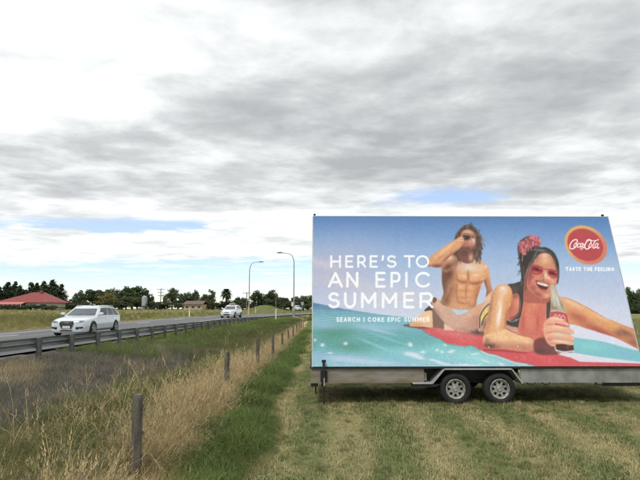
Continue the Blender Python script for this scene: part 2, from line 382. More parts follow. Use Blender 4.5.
    for b, c, a in [((464, 276, 3, 1.4, 20), (240, 208, 176), .6), ((476, 275, 4, 1.6, -10), (242, 210, 178), .6), ((461, 287, 2.4, 1.2, 0), (238, 194, 156), .6), ((471, 286.6, 2.4, 1.2, 0), (236, 190, 150), .55), ((486, 266, 2, 2.4, 30), (240, 210, 184), .7)]: p.put(p.blob(*b)*torso, c, a)
    p.put(p.line([(446, 300), (449.6, 294), (451.6, 288)], 1.4, .8, clip=torso), (120, 84, 70), .5)
    p.put(p.poly([(452, 308.5), (458, 309.6), (469, 309.6), (466, 312.5), (460, 314.6), (456, 314)], .6), (186, 208, 226), .9)
    p.put(p.line([(452, 308), (460, 309.3), (470, 309.2)], .8, .5), (140, 164, 196), .6)
    # hair, neck, head
    hr = np.random.RandomState(9)
    def curls(path, n, ln, jit, cols, wd=.7, clip=None, a=.75):
        Q = p.spline(path, False, 12)
        for _ in range(n):
            o = Q[hr.randint(len(Q))]+hr.randn(2)*jit; an = hr.rand()*6.28; L = [o]
            for k in range(4): an += hr.randn()*.8; L.append(L[-1]+np.array([math.cos(an)*.6, abs(math.sin(an))+.25])*ln/4)
            p.put(p.line(L, wd*(.6+.7*hr.rand()), .35, True, clip), cols[hr.randint(len(cols))], a)
    hair = p.poly([(454.4, 243), (455.4, 236), (459, 230), (464, 226), (469, 225), (474.6, 227.4), (478.4, 233), (480.4, 241), (481, 250), (479.8, 257), (476.6, 260.6), (473, 259), (462, 261), (456, 260), (452.6, 255), (455, 250), (457, 246)], .8)
    p.put(hair, (92, 76, 68))
    CUR = [(66, 56, 52), (122, 94, 80), (154, 118, 100), (84, 70, 62), (106, 88, 80)]
    curls([(478, 231), (480.4, 240), (481, 250), (477, 259.6)], 60, 4, 1.3, CUR); curls([(457, 233), (463, 226.6), (470, 225.2), (476, 229)], 40, 3, 1., CUR); curls([(454.6, 248), (454, 254), (460, 259)], 40, 3.4, 1.6, CUR); curls([(476, 240), (477, 250), (475, 257)], 30, 4, 1., [(150, 112, 106), (120, 92, 86), (66, 58, 56)])
    p.put(p.poly([(460, 247), (472, 250), (473.4, 261), (466, 263.4), (459.6, 259)], .7), (126, 88, 82)); p.put(p.blob(470.8, 257.6, 2.6, 4.6, 0), (216, 166, 130), .95); p.put(p.blob(464, 253, 5, 4, 0), (104, 74, 70), .8)
    face = p.poly([(462, 232), (466, 229.6), (470.6, 230), (474.4, 233.4), (475.6, 239), (474.8, 245), (472.6, 249.2), (469.4, 251), (465, 249.6), (461.6, 246), (460.4, 239)], .7)
    p.put(face, (184, 132, 114)); p.put(face*p.blob(467.6, 232.4, 5, 2.6), (214, 172, 156), .95); p.put(face*p.blob(473.2, 241, 2, 3.6), (232, 200, 184), .95); p.put(face*p.blob(470.6, 242.4, 1.2, 3), (216, 166, 146), .8)
    p.put(face*p.blob(467.6, 248.6, 6, 2.6, 12), (106, 76, 70), .95); p.put(face*p.blob(474, 247, 1.8, 3.4, 10), (140, 102, 92), .8); p.put(face*p.blob(470, 246, 2, .8), (186, 120, 108), .9); p.put(face*p.blob(464.6, 244, 3.4, 2.2), (172, 102, 92), .8)
    p.put(p.poly([(462.4, 236), (466, 234.8), (470.2, 236), (470, 238.6), (467.6, 240), (463.6, 239.8)], .9), (66, 54, 50), .8); p.put(p.line([(471.6, 240), (472.2, 243), (470.6, 244)], .7, .4), (150, 98, 84), .8); p.put(p.line([(468, 246.2), (470.6, 246.6), (473, 246)], .7, .4), (132, 76, 70), .7); p.put(p.line([(462, 246.4), (465, 250), (469.6, 251), (473.4, 248.4)], 2.2, 1.), (104, 76, 68), .6)
    p.put(p.blob(466.2, 237.4, 2.6, 1.5), (44, 40, 38), .7); p.put(p.blob(473, 237.2, 2, 1), (84, 62, 58), .9); p.put(p.line([(463, 234.2), (466, 233.4), (469.6, 234.2)], .9, .4), (110, 74, 64), .7); p.put(p.blob(472.6, 235.2, 2.2, .7), (110, 80, 70), .7); p.put(p.blob(465.4, 237.2, 1.1, .8), (126, 108, 90), .8)
    def skin(mask, k=1.):
        p.C[mask.sl] *= (1+mask.m*k*(.012*(p.n2[mask.sl]-.5)+.03*(p.n3[mask.sl]-.5)))[..., None]
    for q in (torso, arm2, hips, calf): skin(q)
    # raised arm and hand
    up = p.poly([(441, 267.6), (443.5, 261), (449, 255.5), (455, 256), (457, 262), (452, 268), (446, 272)], 1.3)
    p.put(up, (196, 148, 120), .85); p.put(up*p.blob(450, 257.8, 4, 2.4), (230, 194, 166), .85); p.put(up*p.blob(448, 267, 7, 4, -30), (112, 74, 66), .95); p.put(up*p.blob(455, 262, 3, 5, 10), (150, 104, 86), .7)
    arm = p.poly([(457, 238.4), (461.5, 236), (464, 239), (463, 244), (459.5, 248.5), (452, 254.5), (445.5, 261), (441.5, 267), (434, 267.4), (428.4, 265), (426.8, 262), (431, 256), (439.5, 249.6), (448, 244)], .4)
    p.put(arm, (212, 158, 120))
    p.put(arm*p.blob(446, 249.4, 13, 2.2, -38), (232, 188, 152), .85); p.put(arm*p.blob(449, 257, 12, 2.4, -40), (160, 98, 80), .9); p.put(arm*p.blob(437, 266, 8, 2.6, -4), (126, 82, 76), .95); p.put(arm*p.blob(434, 258, 5, 1.6, -38), (224, 172, 130), .8); p.put(arm*p.blob(440, 258, 6, 1.4, -40), (190, 130, 96), .6); p.put(arm*p.blob(431, 260, 4, 3), (206, 150, 110), .6)
    p.put(arm*p.blob(460.5, 240, 3, 2.6), (230, 180, 152), .9); p.put(arm*p.blob(462.6, 244.4, 2.4, 2), (204, 118, 106), .8)
    p.put(p.line([(427.2, 262), (427.2, 264.6), (430, 266.4)], 1), (86, 66, 62), .6)
    for yy in (236.8, 239.2, 241.6): p.put(p.line([(459.6, yy), (464, yy+.6)], .5, .3, False), (160, 104, 86), .6)
    # --- woman: back and hip behind the arm
    bk = p.poly([(484, 303), (487, 296), (492, 291), (497, 292), (492, 310), (489, 330), (480, 334), (478, 324), (480, 312)], .4)
    p.put(bk, (214, 172, 148)); p.put(bk*p.blob(488, 299, 4, 4), (232, 194, 166), .8); p.put(bk*p.blob(486, 325, 5, 8, 10), (140, 98, 92), .9)
    p.put(p.poly([(482, 311), (487.5, 307.5), (487, 314), (482.5, 321), (480.6, 318)], .3), (224, 196, 116), .95)
    for L in ([(489, 304), (484, 309), (480, 317), (479.6, 328)], [(488, 313), (484, 318), (481.6, 325)]): p.put(p.line(L, 1.1), (72, 72, 70), .9)
    p.put(p.blob(479, 333, 12, 2.5, 4), (86, 66, 68), .8)
    # top and chest
    p.put(p.poly([(507, 286), (514, 283.4), (522, 282.6), (524, 296), (523, 312), (521, 326), (516, 330), (506, 328), (505, 318), (512, 300)], .5), (74, 74, 72)); p.put(p.blob(514, 290, 5, 5, -20), (112, 84, 76), .8)
    arpit = p.poly([(509.4, 304), (512.6, 295), (518, 294), (520.6, 301), (520.4, 310), (516, 317.4), (508, 320.6), (506.5, 314)], .9)
    p.put(arpit, (202, 122, 104)); p.put(arpit*p.blob(517, 303, 3, 6, 0), (222, 150, 126), .8); p.put(arpit*p.blob(514, 296, 5, 3, -10), (146, 92, 80), .8); p.put(arpit*p.blob(512, 318, 5, 2, -20), (140, 80, 74), .7); p.put(arpit*p.blob(510, 308, 3, 7, 10), (172, 90, 82), .6)
    p.put(p.line([(519.4, 291), (520, 302), (518.8, 312), (514, 318)], .9), (52, 62, 62), .8)
    p.put(p.line([(507, 319), (512, 321.6), (519, 319)], 1), (190, 196, 190), .5); p.put(p.blob(516, 320, 1.2, 1), (210, 190, 180), .8)
    p.put(p.poly([(506, 325), (512, 326.5), (518, 328), (517, 334), (505, 331)], .5), (216, 160, 138), .9); p.put(p.line([(505, 327.6), (511, 331), (517, 333)], .7), (140, 70, 70), .7)
    chest = p.poly([(526, 286), (532, 294), (546, 299), (551, 298), (549, 306), (548, 318), (546.5, 330), (549, 346), (543, 350), (534, 341), (518.6, 335), (519.5, 320), (522.6, 306), (524, 294)], .4)
    p.put(chest, (206, 122, 106))
    for b, c, a in [((534, 304, 5, 5, 0), (224, 150, 110), .85), ((528, 312, 4, 12, 8), (222, 138, 118), .6), ((540, 322, 7, 14, 0), (206, 110, 98), .8), ((530, 332, 8, 4, 10), (204, 112, 106), .8), ((527, 294, 4, 8, -10), (158, 82, 78), .6), ((538, 298, 11, 3, 16), (148, 74, 68), .85), ((537.6, 322, 1., 9, 2), (160, 78, 72), .5), ((523, 322, 2.6, 12, 4), (178, 98, 88), .7), ((531, 322, 4, 8, 6), (222, 142, 122), .6), ((543.4, 326, 2.6, 9, 0), (222, 138, 120), .5), ((545, 341, 5, 6, 0), (168, 84, 84), .9), ((546.6, 312, 1.6, 14, 0), (170, 86, 82), .7)]:
        p.put(p.blob(*b)*chest, c, a)
    p.put(p.poly([(547, 298), (551.6, 292), (552, 300), (551, 312), (549, 320), (546.4, 316), (546.6, 306)], .4), (88, 78, 74))
    p.put(p.line([(545.8, 305), (546, 314), (545, 322)], .6), (222, 200, 184), .6)
    # far arm
    farm = p.poly([(556, 296.5), (563, 297.3), (571, 299.4), (582, 304.6), (592, 310), (603, 316.6), (614, 321), (626, 326), (640, 331), (655, 337), (655, 358), (640, 350.4), (630, 345), (616, 338), (602, 333.4), (588, 329), (575, 325), (566, 323), (560, 312)], .4)
    p.put(farm, (216, 158, 114))
    for b, c, a in [((572, 303, 18, 3.6, 25), (232, 188, 158), .95), ((600, 317, 20, 2.4, 26), (234, 190, 158), .8), ((578, 317, 15, 5, 22), (182, 102, 90), .9), ((600, 331, 27, 4.5, 22), (172, 96, 84), .95), ((565, 310, 4, 9, -10), (222, 158, 104), .7), ((590, 315, 10, 3.5, 28), (226, 166, 110), .8),
                    ((626, 333, 11, 3.6, 26), (132, 92, 88), .9), ((619, 334, 7, 3, 26), (146, 96, 86), .8), ((634, 343, 10, 5, 30), (160, 100, 90), .9), ((612, 325, 8, 3, 22), (226, 160, 100), .8), ((632, 329, 10, 2.2, 22), (206, 132, 100), .8)]:
        p.put(p.blob(*b)*farm, c, a)
    p.put(p.line([(563, 297.4), (571, 299.6), (582, 304.8), (592, 310.2), (603, 316.8)], .7), (170, 112, 96), .5)
    # near arm: upper arm and forearm
    ua = p.poly([(492, 294), (495.5, 287.6), (501, 284.4), (507, 284.8), (511, 288.6), (512.6, 296), (511, 304), (508.4, 310), (507, 318), (506, 326), (504.6, 332), (500, 341), (484, 344), (484, 334), (487, 320), (489.6, 305)], .4)
    p.put(ua, (218, 164, 122))
    for b, c, a in [((503, 288.6, 4, 3, 0), (248, 230, 216), .9), ((504, 291.4, 5, 5.4, 0), (236, 204, 182), .9), ((500, 302, 3.4, 12, 8), (232, 200, 176), .8), ((498.8, 317, 3.2, 13, 8), (240, 218, 202), .95), ((499.6, 314, 1.2, 10, 8), (250, 238, 228), .7), ((509, 299, 2.6, 9, 6), (226, 164, 104), .8), ((490, 310, 2.4, 22, 8), (172, 122, 98), .9), ((488, 326, 2, 14, 8), (196, 142, 108), .7), ((506.4, 318, 1.8, 13, 6), (176, 110, 76), .85), ((511.4, 300, 1.2, 8, 4), (190, 124, 84), .7), ((492, 334, 4, 8, 6), (232, 176, 120), .7)]:
        p.put(p.blob(*b)*ua, c, a)
    fo = p.poly([(484, 337), (492, 333), (504.4, 329.5), (512, 333), (522, 336), (531, 338.4), (534.6, 342.6), (533.6, 350), (525, 351.6), (512, 350), (500, 348.6), (490, 349), (484, 346)], .4)
    p.put(fo, (232, 188, 146))
    sp = np.clip((p.n3-.42)*3.2, 0, 1)
    p.put(fo*np.clip((Y-339)/7, 0, 1)*(.55+.45*sp), (170, 92, 86), .8); p.put(fo*p.blob(490, 346, 9, 3.4, 4), (98, 70, 70), .95); p.put(fo*p.blob(487, 341, 4, 4, 0), (150, 100, 88), .7); p.put(fo*p.blob(500, 337, 8, 4, 12), (234, 196, 158), .7); p.put(fo*p.blob(525, 341, 8, 3, 10), (236, 200, 160), .8)
    p.put(fo*np.clip((p.n3-.75)*5, 0, 1)*np.clip((Y-342)/4, 0, 1), (240, 216, 206), .6)
    p.put(p.line([(484, 350), (498, 350.5), (512, 351.6), (526, 353)], 1.4, .7), (132, 56, 62), .55)
    # shade below the holding hand
    p.put(p.poly([(535, 340), (545, 338), (556, 345), (560, 353), (552, 355), (538, 354), (533.6, 348)], .9), (124, 78, 78), .95); p.put(p.blob(541, 351, 7, 3), (96, 74, 74), .8)
    # hair of the woman
    h2 = p.poly([(521.8, 280), (520.6, 270), (519.2, 260), (517.8, 250), (519, 243), (523, 238.6), (530, 236), (537, 238), (539.6, 243), (540, 247), (546, 247.4), (552.5, 251), (556.6, 257), (558.8, 265), (559, 276), (557, 284), (552, 270), (540, 258), (531.4, 263), (527, 270), (525.2, 278), (524, 286), (523, 288)], .7)
    p.put(h2, (66, 62, 60)); HC = [(46, 46, 46), (86, 84, 82), (108, 98, 96), (70, 66, 64)]
    curls([(519.6, 250), (521.6, 266), (523, 282)], 50, 6, .9, HC, .6); curls([(541, 249.4), (550, 252), (557, 262), (558, 276)], 50, 4, .8, HC, .6, h2); curls([(520, 244), (528, 240), (536, 245)], 40, 3, 1.6, HC, .7, h2); curls([(534, 258), (530, 266), (527, 278)], 40, 5, .8, HC, .6)
    p.put(h2*p.blob(541, 250.5, 6, 1.8, 10), (120, 132, 128), .8); p.put(h2*p.blob(535, 256, 1.8, 6, 20), (126, 128, 132), .7)
    # face of the woman
    nk = p.poly([(524.6, 278), (528, 270), (534, 280), (548, 290), (551, 298), (546, 303), (532, 303), (523.4, 300)], .6); p.put(nk, (178, 104, 92)); p.put(nk*p.blob(526, 286, 2.4, 9, 4), (150, 92, 84), .8)
    fc = p.poly([(536, 258.6), (539, 254.4), (544, 252.8), (549.2, 254), (553, 258.4), (555.6, 265), (557.2, 272), (557, 281), (554.6, 289), (551, 295.6), (546, 298.6), (539, 297), (532, 292.8), (527, 286.4), (525.6, 278), (528, 270), (532, 264)], .6)
    p.put(fc, (204, 136, 114))
    for b, c, a in [((545, 260, 6.4, 5.6, 0), (222, 176, 136), .95), ((544.8, 255.4, 3.4, 2.4, 0), (230, 206, 194), .9), ((537, 259, 2, 4, 20), (176, 118, 94), .8), ((530, 276, 3.6, 10, 6), (150, 84, 80), .9), ((533, 270, 3, 3, 0), (166, 92, 86), .7), ((549, 277.6, 3, 3.6, 0), (234, 196, 174), .9), ((534, 281.6, 4.4, 4, 0), (214, 134, 114), .85), ((533, 288, 4, 3.6, 30), (172, 94, 84), .85), ((546.6, 295.6, 4.4, 2.4, 0), (228, 166, 136), .95), ((538, 294.4, 6, 2.6, 28), (158, 86, 78), .85), ((554, 288, 2, 5, 10), (196, 124, 104), .8), ((553, 281.4, 2.6, 2.2, 0), (232, 176, 152), .8), ((556.4, 268, 1.4, 6, -8), (160, 106, 88), .7)]:
        p.put(p.blob(*b)*fc, c, a)
    # sunglasses
    for pts in ([(531.6, 266.6), (536, 265.8), (541.4, 267.8), (543, 270.8), (540.6, 274), (535.6, 274.6), (532, 272)], [(548.2, 270.4), (552.6, 270), (557.4, 272.4), (557.8, 275.6), (555.4, 278), (551, 277.6), (548.4, 274.6)]):
        m = p.poly(pts, .7); p.put(m, (166, 66, 74), .97); c0 = np.mean(pts, 0); p.put(m*p.blob(c0[0]-.4, c0[1]-.9, 5, 1.8, 12), (84, 40, 46), .9); p.put(m*p.blob(c0[0]-1, c0[1]+2.2, 3.6, 1.2, 12), (206, 118, 116), .75); p.put(m*p.blob(c0[0]+2.6, c0[1]-1.6, 1.4, .7, 10), (222, 160, 158), .6)
    p.put(p.line([(531, 266), (536.4, 265.2), (542, 267.4), (546, 269.6), (552, 269.4), (558, 272)], .8, .45), (128, 62, 66), .7); p.put(p.blob(545.6, 275.4, 1.5, 4.4, -8), (240, 210, 196), .85); p.put(p.blob(543.4, 279.8, 1.8, .9), (160, 88, 78), .75); p.put(p.blob(547.8, 280.2, 1.4, .8), (164, 92, 82), .65); p.put(p.blob(543, 275, 1, 3, -8), (176, 104, 90), .6)
    p.put(p.line([(528.4, 284), (531, 279), (533.6, 276.6)], 1, .6), (140, 76, 72), .5)
    # laughing mouth
    mo = p.poly([(535.8, 281.2), (540, 281.8), (545, 283.6), (548.6, 284.4), (547.8, 288), (545.2, 290.4), (541.4, 289.4), (537.8, 286)], .55)
    p.put(mo, (96, 58, 58)); p.put(p.poly([(536.8, 282), (541, 282.6), (548, 284.8), (547, 286.6), (542, 285.4), (538, 284)], .45), (230, 218, 208)); p.put(mo*p.blob(544, 290, 3, 1.4, 15), (176, 84, 84), .9)
    p.put(p.line([(535.4, 280.6), (541, 280.8), (549.6, 283.6)], .8), (176, 84, 80), .8); p.put(p.line([(537.4, 287), (541, 291), (546, 292)], .9), (196, 98, 94), .8)
    # braids and straps
    for L, w, c in [([(533, 258), (530, 266), (527, 276), (525.4, 290)], 1.1, (110, 84, 80)), ([(530, 262), (526.4, 271), (525, 282)], .8, (120, 92, 88)), ([(534, 262), (531.4, 268), (529.6, 276)], .8, (130, 84, 80)), ([(523.4, 284), (522.4, 298), (520.4, 316)], .9, (58, 64, 64)), ([(522.8, 254), (522.2, 261)], .8, (176, 150, 146))]:
        p.put(p.line(L, w), c, .9)
    # flower
    for x, y, r, c in [(528, 240, 3, (178, 96, 104)), (532.6, 237.8, 3.2, (206, 118, 124)), (536.6, 239.4, 3, (196, 104, 116)), (534, 243, 3.4, (206, 122, 130)), (537.6, 244, 2.4, (176, 84, 100)), (530, 244, 2.4, (150, 84, 86)), (525, 250, 2.6, (196, 92, 102)), (524.6, 253.6, 1.8, (214, 132, 132)), (521, 247, 2, (150, 92, 92)), (526.6, 246.4, 1.8, (216, 150, 146)), (520.4, 252, 1.8, (130, 84, 84)), (522, 243.4, 2.4, (168, 92, 98)), (519.6, 248, 2, (140, 80, 84)), (528.6, 246, 2.6, (186, 100, 108)), (523, 250.4, 2.2, (206, 112, 116)), (539, 241, 2, (186, 98, 108))]:
        p.put(p.blob(x, y, r, r*.9).times(1.6), c, .95)
    curls([(521, 251), (521, 245), (526, 241), (532, 238), (538, 241), (536, 245), (528, 247)], 110, 2.2, 1.5, [(216, 136, 140), (170, 84, 96), (196, 108, 118), (120, 62, 70), (226, 158, 156)], 1., None, .7)
    p.put(p.blob(532.6, 240.6, 1.6, 1), (128, 52, 64), .7); p.put(p.blob(536, 242, 1.4, .8), (140, 60, 72), .6)
    # bottle
    bt = p.poly([(550.6, 286), (554, 285), (556.4, 289), (559, 296), (562.6, 303), (566, 311), (568.8, 322), (570.6, 335), (573.6, 346), (573, 351.6), (565, 353), (556, 351.6), (553, 340), (549.4, 322), (550.6, 306)], .4)
    p.put(bt, (184, 172, 156))
    for b, c, a in [((553.4, 296, 1.6, 10, -6), (214, 206, 192), .9), ((558, 301, 1.6, 8, -20), (216, 220, 222), .85), ((561.6, 305, 1.4, 6, -22), (140, 130, 116), .8), ((552, 306, 1.6, 5, 0), (150, 134, 112), .8), ((556, 308.4, 6, 1.4, 14), (120, 104, 84), .8), ((559, 309, 4, 1, 14), (206, 196, 178), .7)]:
        p.put(p.blob(*b)*bt, c, a)
    p.put(p.poly([(550.6, 311.6), (558, 310.6), (566.4, 312.4), (569.6, 326), (560, 327), (549, 325)], .4, False, bt), (194, 88, 92))
    p.put(p.line([(551.6, 311.4), (559, 311), (566, 313)], .9, clip=bt), (210, 206, 196), .8)
    for L in ([(553.6, 316.6), (556, 314.4), (557, 317)], [(557.8, 317.4), (559.6, 314.6), (560.4, 317.6)], [(561.4, 317.8), (563, 315), (565, 318)], [(553, 319), (559, 318.6), (565.6, 320)]): p.put(p.line(L, .8, .35), (234, 214, 212), .85)
    p.put(p.poly([(555, 343), (572.6, 342), (574, 350), (572, 352.6), (557, 352)], .5, False), (88, 62, 62)); p.put(p.line([(556.6, 350.4), (564, 352), (573.4, 351)], 1.5, .5), (224, 220, 216), .9)
    p.put(p.blob(568, 346, 2, 3, 20), (132, 98, 92), .7)
    # holding hand
    hb = p.poly([(543.4, 328), (545.4, 321), (551, 317), (555, 320), (554, 330), (556, 344), (551, 346), (545.6, 340)], .4)
    p.put(hb, (226, 168, 144)); p.put(hb*p.blob(550, 336, 4, 8, 0), (196, 112, 104), .7)
    for pts in ([(546.6, 325), (548.6, 320), (553, 316.6), (558, 317.6), (564, 320.4), (568.4, 323.6), (568, 325.6), (562, 324.6), (556, 323.4), (550, 325.6)],
                [(543, 329.4), (548, 326.8), (556, 325), (564, 326.6), (571, 329), (574.4, 331.4), (573.4, 334), (567, 333), (558, 330.6), (549, 331.2), (544.4, 331.4)],
                [(544.6, 335.4), (549, 333.6), (558, 332.4), (566, 334), (573, 336.2), (574.6, 338.6), (572.6, 340.2), (565, 339), (557, 337.8), (549, 338.4), (545.6, 337.8)],
                [(548.6, 342), (554, 340), (561, 339.4), (568, 340.4), (573.4, 342), (573.6, 344), (571, 345.2), (563, 344), (555, 344.4), (550, 344.4)]):
        m = p.poly(pts, .4); p.put(m, (228, 170, 144)); P = np.array(pts); p.put(m*p.blob(P[:, 0].mean()-1, P[:, 1].min()+2.2, 11, 1.6, 8), (240, 204, 178), .85); p.put(m*p.blob(P[:, 0].mean(), P[:, 1].max()-.2, 13, 1.3, 8), (190, 104, 94), .8)
        p.put(m*p.blob(P[:, 0].max()-1.4, P[:, 1].mean()+2, 1.6, 1.1, 10), (240, 206, 192), .7)
    for q in (arm, up, farm, ua, fo, chest, bk): skin(q)
    skin(fc, .6); skin(hb, .6); skin(board, .7)
    # wet glints on the skin
    for q, n in ((torso, 14), (ua, 16), (fo, 26), (farm, 12), (chest, 8), (arm, 6)):
        ys_, xs_ = np.nonzero(q.m > .9)
        for _ in range(n):
            k = hr.randint(len(ys_)); gx = p.x0+(xs_[k]+q.sl[1].start)/p.S; gy = p.y0+(ys_[k]+q.sl[0].start)/p.S
            p.put(p.blob(gx, gy, .35+.5*hr.rand(), .35+.5*hr.rand(), clip=q), (246, 226, 206), .12+.22*hr.rand())
    for x0_ in (538, 540, 542, 544.5, 547, 550): p.put(p.line([(x0_, 252.6+abs(x0_-543)*.16), (x0_-1.6, 250.2+abs(x0_-543)*.12), (x0_-5, 249.6), (x0_-8, 250)], .45, .35, clip=h2), (132, 128, 126), .5)
    for k in range(9): p.put(p.line([(549+k*.7, 252.6+k*1.6), (553+k*.5, 255+k*2.0), (556.6+k*.2, 262+k*1.8)], .4, .35, clip=h2), (112, 104, 100), .45)
    for _ in range(2):                                             # soft halftone of a large print
        q = np.pad(p.C, ((1, 1), (1, 1), (0, 0)), 'edge'); p.C = .5*p.C+.125*(q[:-2, 1:-1]+q[2:, 1:-1]+q[1:-1, :-2]+q[1:-1, 2:])
    # --- round logo
    def ell(cx, cy, rx, ry, sh=.2):
        t = np.arange(48)/48*2*math.pi
        return [(cx+rx*math.cos(a)+sh*ry*math.sin(a), cy+ry*math.sin(a)) for a in t]
    ring = p.poly(ell(585.9, 245, 20.8, 19.5, .22), .9, False)
    p.put(ring, (222, 172, 112)); p.put(ring*np.clip((X-585+(Y-245)*.9)/26+.35, 0, 1), (200, 118, 116), .9)
    p.put(p.poly(ell(585.4, 245, 18.6, 17.2, .22), .9, False), (206, 138, 96), .8)
    disc = p.poly(ell(585.4, 245, 17.4, 16.2, .22), .5, False)
    p.put(disc, (182, 78, 86)); p.put(disc*np.clip((236-Y)/10, 0, 1), (170, 84, 78), .6)
    W = (244, 238, 238)
    for L, w in [([(577.4, 241.6), (577, 240), (574.6, 239.8), (571.6, 242), (569.9, 245.6), (570.4, 248.4), (573, 248.8), (575.6, 247)], 1.15), ([(577.4, 241.6), (575.6, 243)], .8),
                 ([(575.6, 243.4), (574, 245.4), (574.2, 247), (575.6, 246.6), (576.8, 244.6), (576.4, 243.2), (575.6, 243.4)], .95), ([(576.6, 243.6), (578, 244.2)], .6),
                 ([(580, 243.6), (578.6, 243.4), (577.4, 245.4), (577.6, 247.2), (579, 247), (580.4, 245.8)], .95),
                 ([(583, 243.8), (581.6, 243.2), (580.4, 245.2), (580.6, 247), (581.8, 246.6), (583.2, 243.6), (582.6, 246.4), (583.2, 247.8), (584.2, 247)], .95), ([(580.6, 248), (580.8, 249.4), (582, 249), (583, 247.8)], .7), ([(583.6, 244.9), (585.4, 244.5)], .8),
                 ([(591, 242.6), (591, 240.8), (589.2, 240), (586.6, 241.8), (584.8, 245.6), (585.6, 248.6), (588, 248.8), (590, 247)], 1.2), ([(586.4, 241), (588.6, 239.4), (592, 240.6), (595, 240.8), (598.6, 239.6)], .85),
                 ([(590.4, 243.6), (588.9, 245.6), (589.2, 247.6), (590.8, 247), (591.8, 244.8), (591, 243.4), (590.4, 243.6)], .95), ([(595.4, 240.6), (593.8, 243.6), (592.8, 246.8), (593.6, 248.2), (595, 247.2)], 1.05),
                 ([(598, 243.8), (596.6, 243.4), (595.2, 245.4), (595.4, 247.6), (596.8, 247), (598.2, 243.8), (597.4, 247), (598, 248.4), (599, 247.6)], .95)]:
        p.put(p.line(L, w, .3), W, .95)
    # --- lettering, drawn as strokes of a geometric sans
    def arc(cx, cy, rx, ry, a0, a1, n=18): return [(cx+rx*math.cos(math.radians(a)), cy+ry*math.sin(math.radians(a))) for a in np.linspace(a0, a1, n)]
    G = {'H': [[(0, 0), (0, 1)], [(1, 0), (1, 1)], [(0, .5), (1, .5)]], 'E': [[(1, 0), (0, 0), (0, 1), (1, 1)], [(0, .49), (.9, .49)]],
         'R': [[(0, 1), (0, 0), (.55, 0)]+arc(.6, .29, .34, .29, -90, 90)+[(0, .58)], [(.52, .58), (1, 1)]], 'P': [[(0, 1), (0, 0), (.55, 0)]+arc(.62, .31, .38, .31, -90, 90)+[(0, .62)]],
         'S': [arc(.5, .26, .44, .26, -35, -180, 12)[0:]+arc(.5, .26, .44, .24, 180, 100, 6)+arc(.5, .74, .48, .25, -80, 60, 12)+arc(.5, .74, .5, .26, 65, 150, 8)],
         'T': [[(0, 0), (1, 0)], [(.5, 0), (.5, 1)]], 'O': [arc(.5, .5, .5, .5, 0, 360, 34)], 'A': [[(0, 1), (.5, 0), (1, 1)], [(.2, .67), (.8, .67)]], 'N': [[(0, 1), (0, 0), (1, 1), (1, 0)]],
         'I': [[(.5, 0), (.5, 1)]], 'C': [arc(.52, .5, .5, .5, -42, -318, 28)], 'U': [[(0, 0), (0, .58)]+arc(.5, .58, .5, .42, 180, 0)+[(1, 0)]], 'M': [[(0, 1), (0, 0), (.5, .68), (1, 0), (1, 1)]],
         'K': [[(0, 0), (0, 1)], [(.95, 0), (0, .64)], [(.36, .44), (1, 1)]], 'F': [[(1, 0), (0, 0), (0, 1)], [(0, .5), (.88, .5)]], 'L': [[(0, 0), (0, 1), (1, 1)]], 'G': [arc(.52, .5, .5, .5, -42, -330, 26)+[(.98, .54), (.58, .54)]],
         "'": [[(.7, 0), (.6, .2), (.2, .34)]], '|': [[(.5, -.1), (.5, 1.1)]]}
    def glyph(ch, x0, x1, y0, y1, w, a, col=(246, 247, 250)):
        i = w/2; M = Mask(p.box(np.array([[x0, y0], [x1, y1]]), 7), 0)
        M.m = np.zeros(p.X[M.sl].shape)
        for L in G[ch]:
            K = p.line([(x0+i+(x1-x0-w)*u, y0+i+(y1-y0-w)*v) for u, v in L], w, .28, False)
            o = (M.sl[0].start, M.sl[1].start); v = M.m[K.sl[0].start-o[0]:K.sl[0].stop-o[0], K.sl[1].start-o[1]:K.sl[1].stop-o[1]]
            np.maximum(v, K.m[:v.shape[0], :v.shape[1]], out=v)
        p.put(M, col, a)
    for row, y0, y1, w in [((('H', 330.2, 341), ('E', 345.2, 353.4), ('R', 357.2, 366.2), ('E', 369.6, 377.8), ("'", 381.2, 384.4), ('S', 386.6, 396.8), ('T', 403.6, 415), ('O', 415.8, 429.2)), 255.2, 267.8, 2.05),
                           ((('A', 327.8, 343), ('N', 346.2, 358.4), ('E', 375.4, 385.8), ('P', 390.4, 400.6), ('I', 404.4, 408.4), ('C', 414.8, 431.4)), 271.8, 287.7, 2.5),
                           ((('S', 327.8, 340), ('U', 344, 356.2), ('M', 361, 376.4), ('M', 381.8, 397.2), ('E', 403.2, 414.6), ('R', 419.4, 433.6)), 292.2, 308.4, 2.7)]:
        for ch, a, b in row: glyph(ch, a, b, y0, y1, w, .9)
    def small(txt, x0, x1, yf, hgt, w, a):
        adv = {' ': .55, 'I': .45, '|': .5, 'M': 1.25, 'O': 1.2, 'C': 1.1, 'G': 1.15, 'E': .85, 'L': .8, 'F': .85, 'S': .9}
        tot = sum(adv.get(c, 1) for c in txt); x = x0
        for c in txt:
            d = (x1-x0)*adv.get(c, 1)/tot
            if c != ' ': glyph(c, x+d*.1, x+d*.86, yf(x), yf(x)+hgt, w, a)
            x += d
    small('SEARCH | COKE EPIC SUMMER', 336, 430, lambda x: 317.2, 4.6, .95, .92)
    small('TASTE THE FEELING', 565.4, 614.6, lambda x: 267+(x-565)*.006, 3.9, .95, .92)
    p.C = 134+(p.C-134)*1.05
    p.C *= (1+.045*(p.n3-.5)+.018*(p.n2-.5))[..., None]
    return p, np.clip(p.C/255, 0, 1)
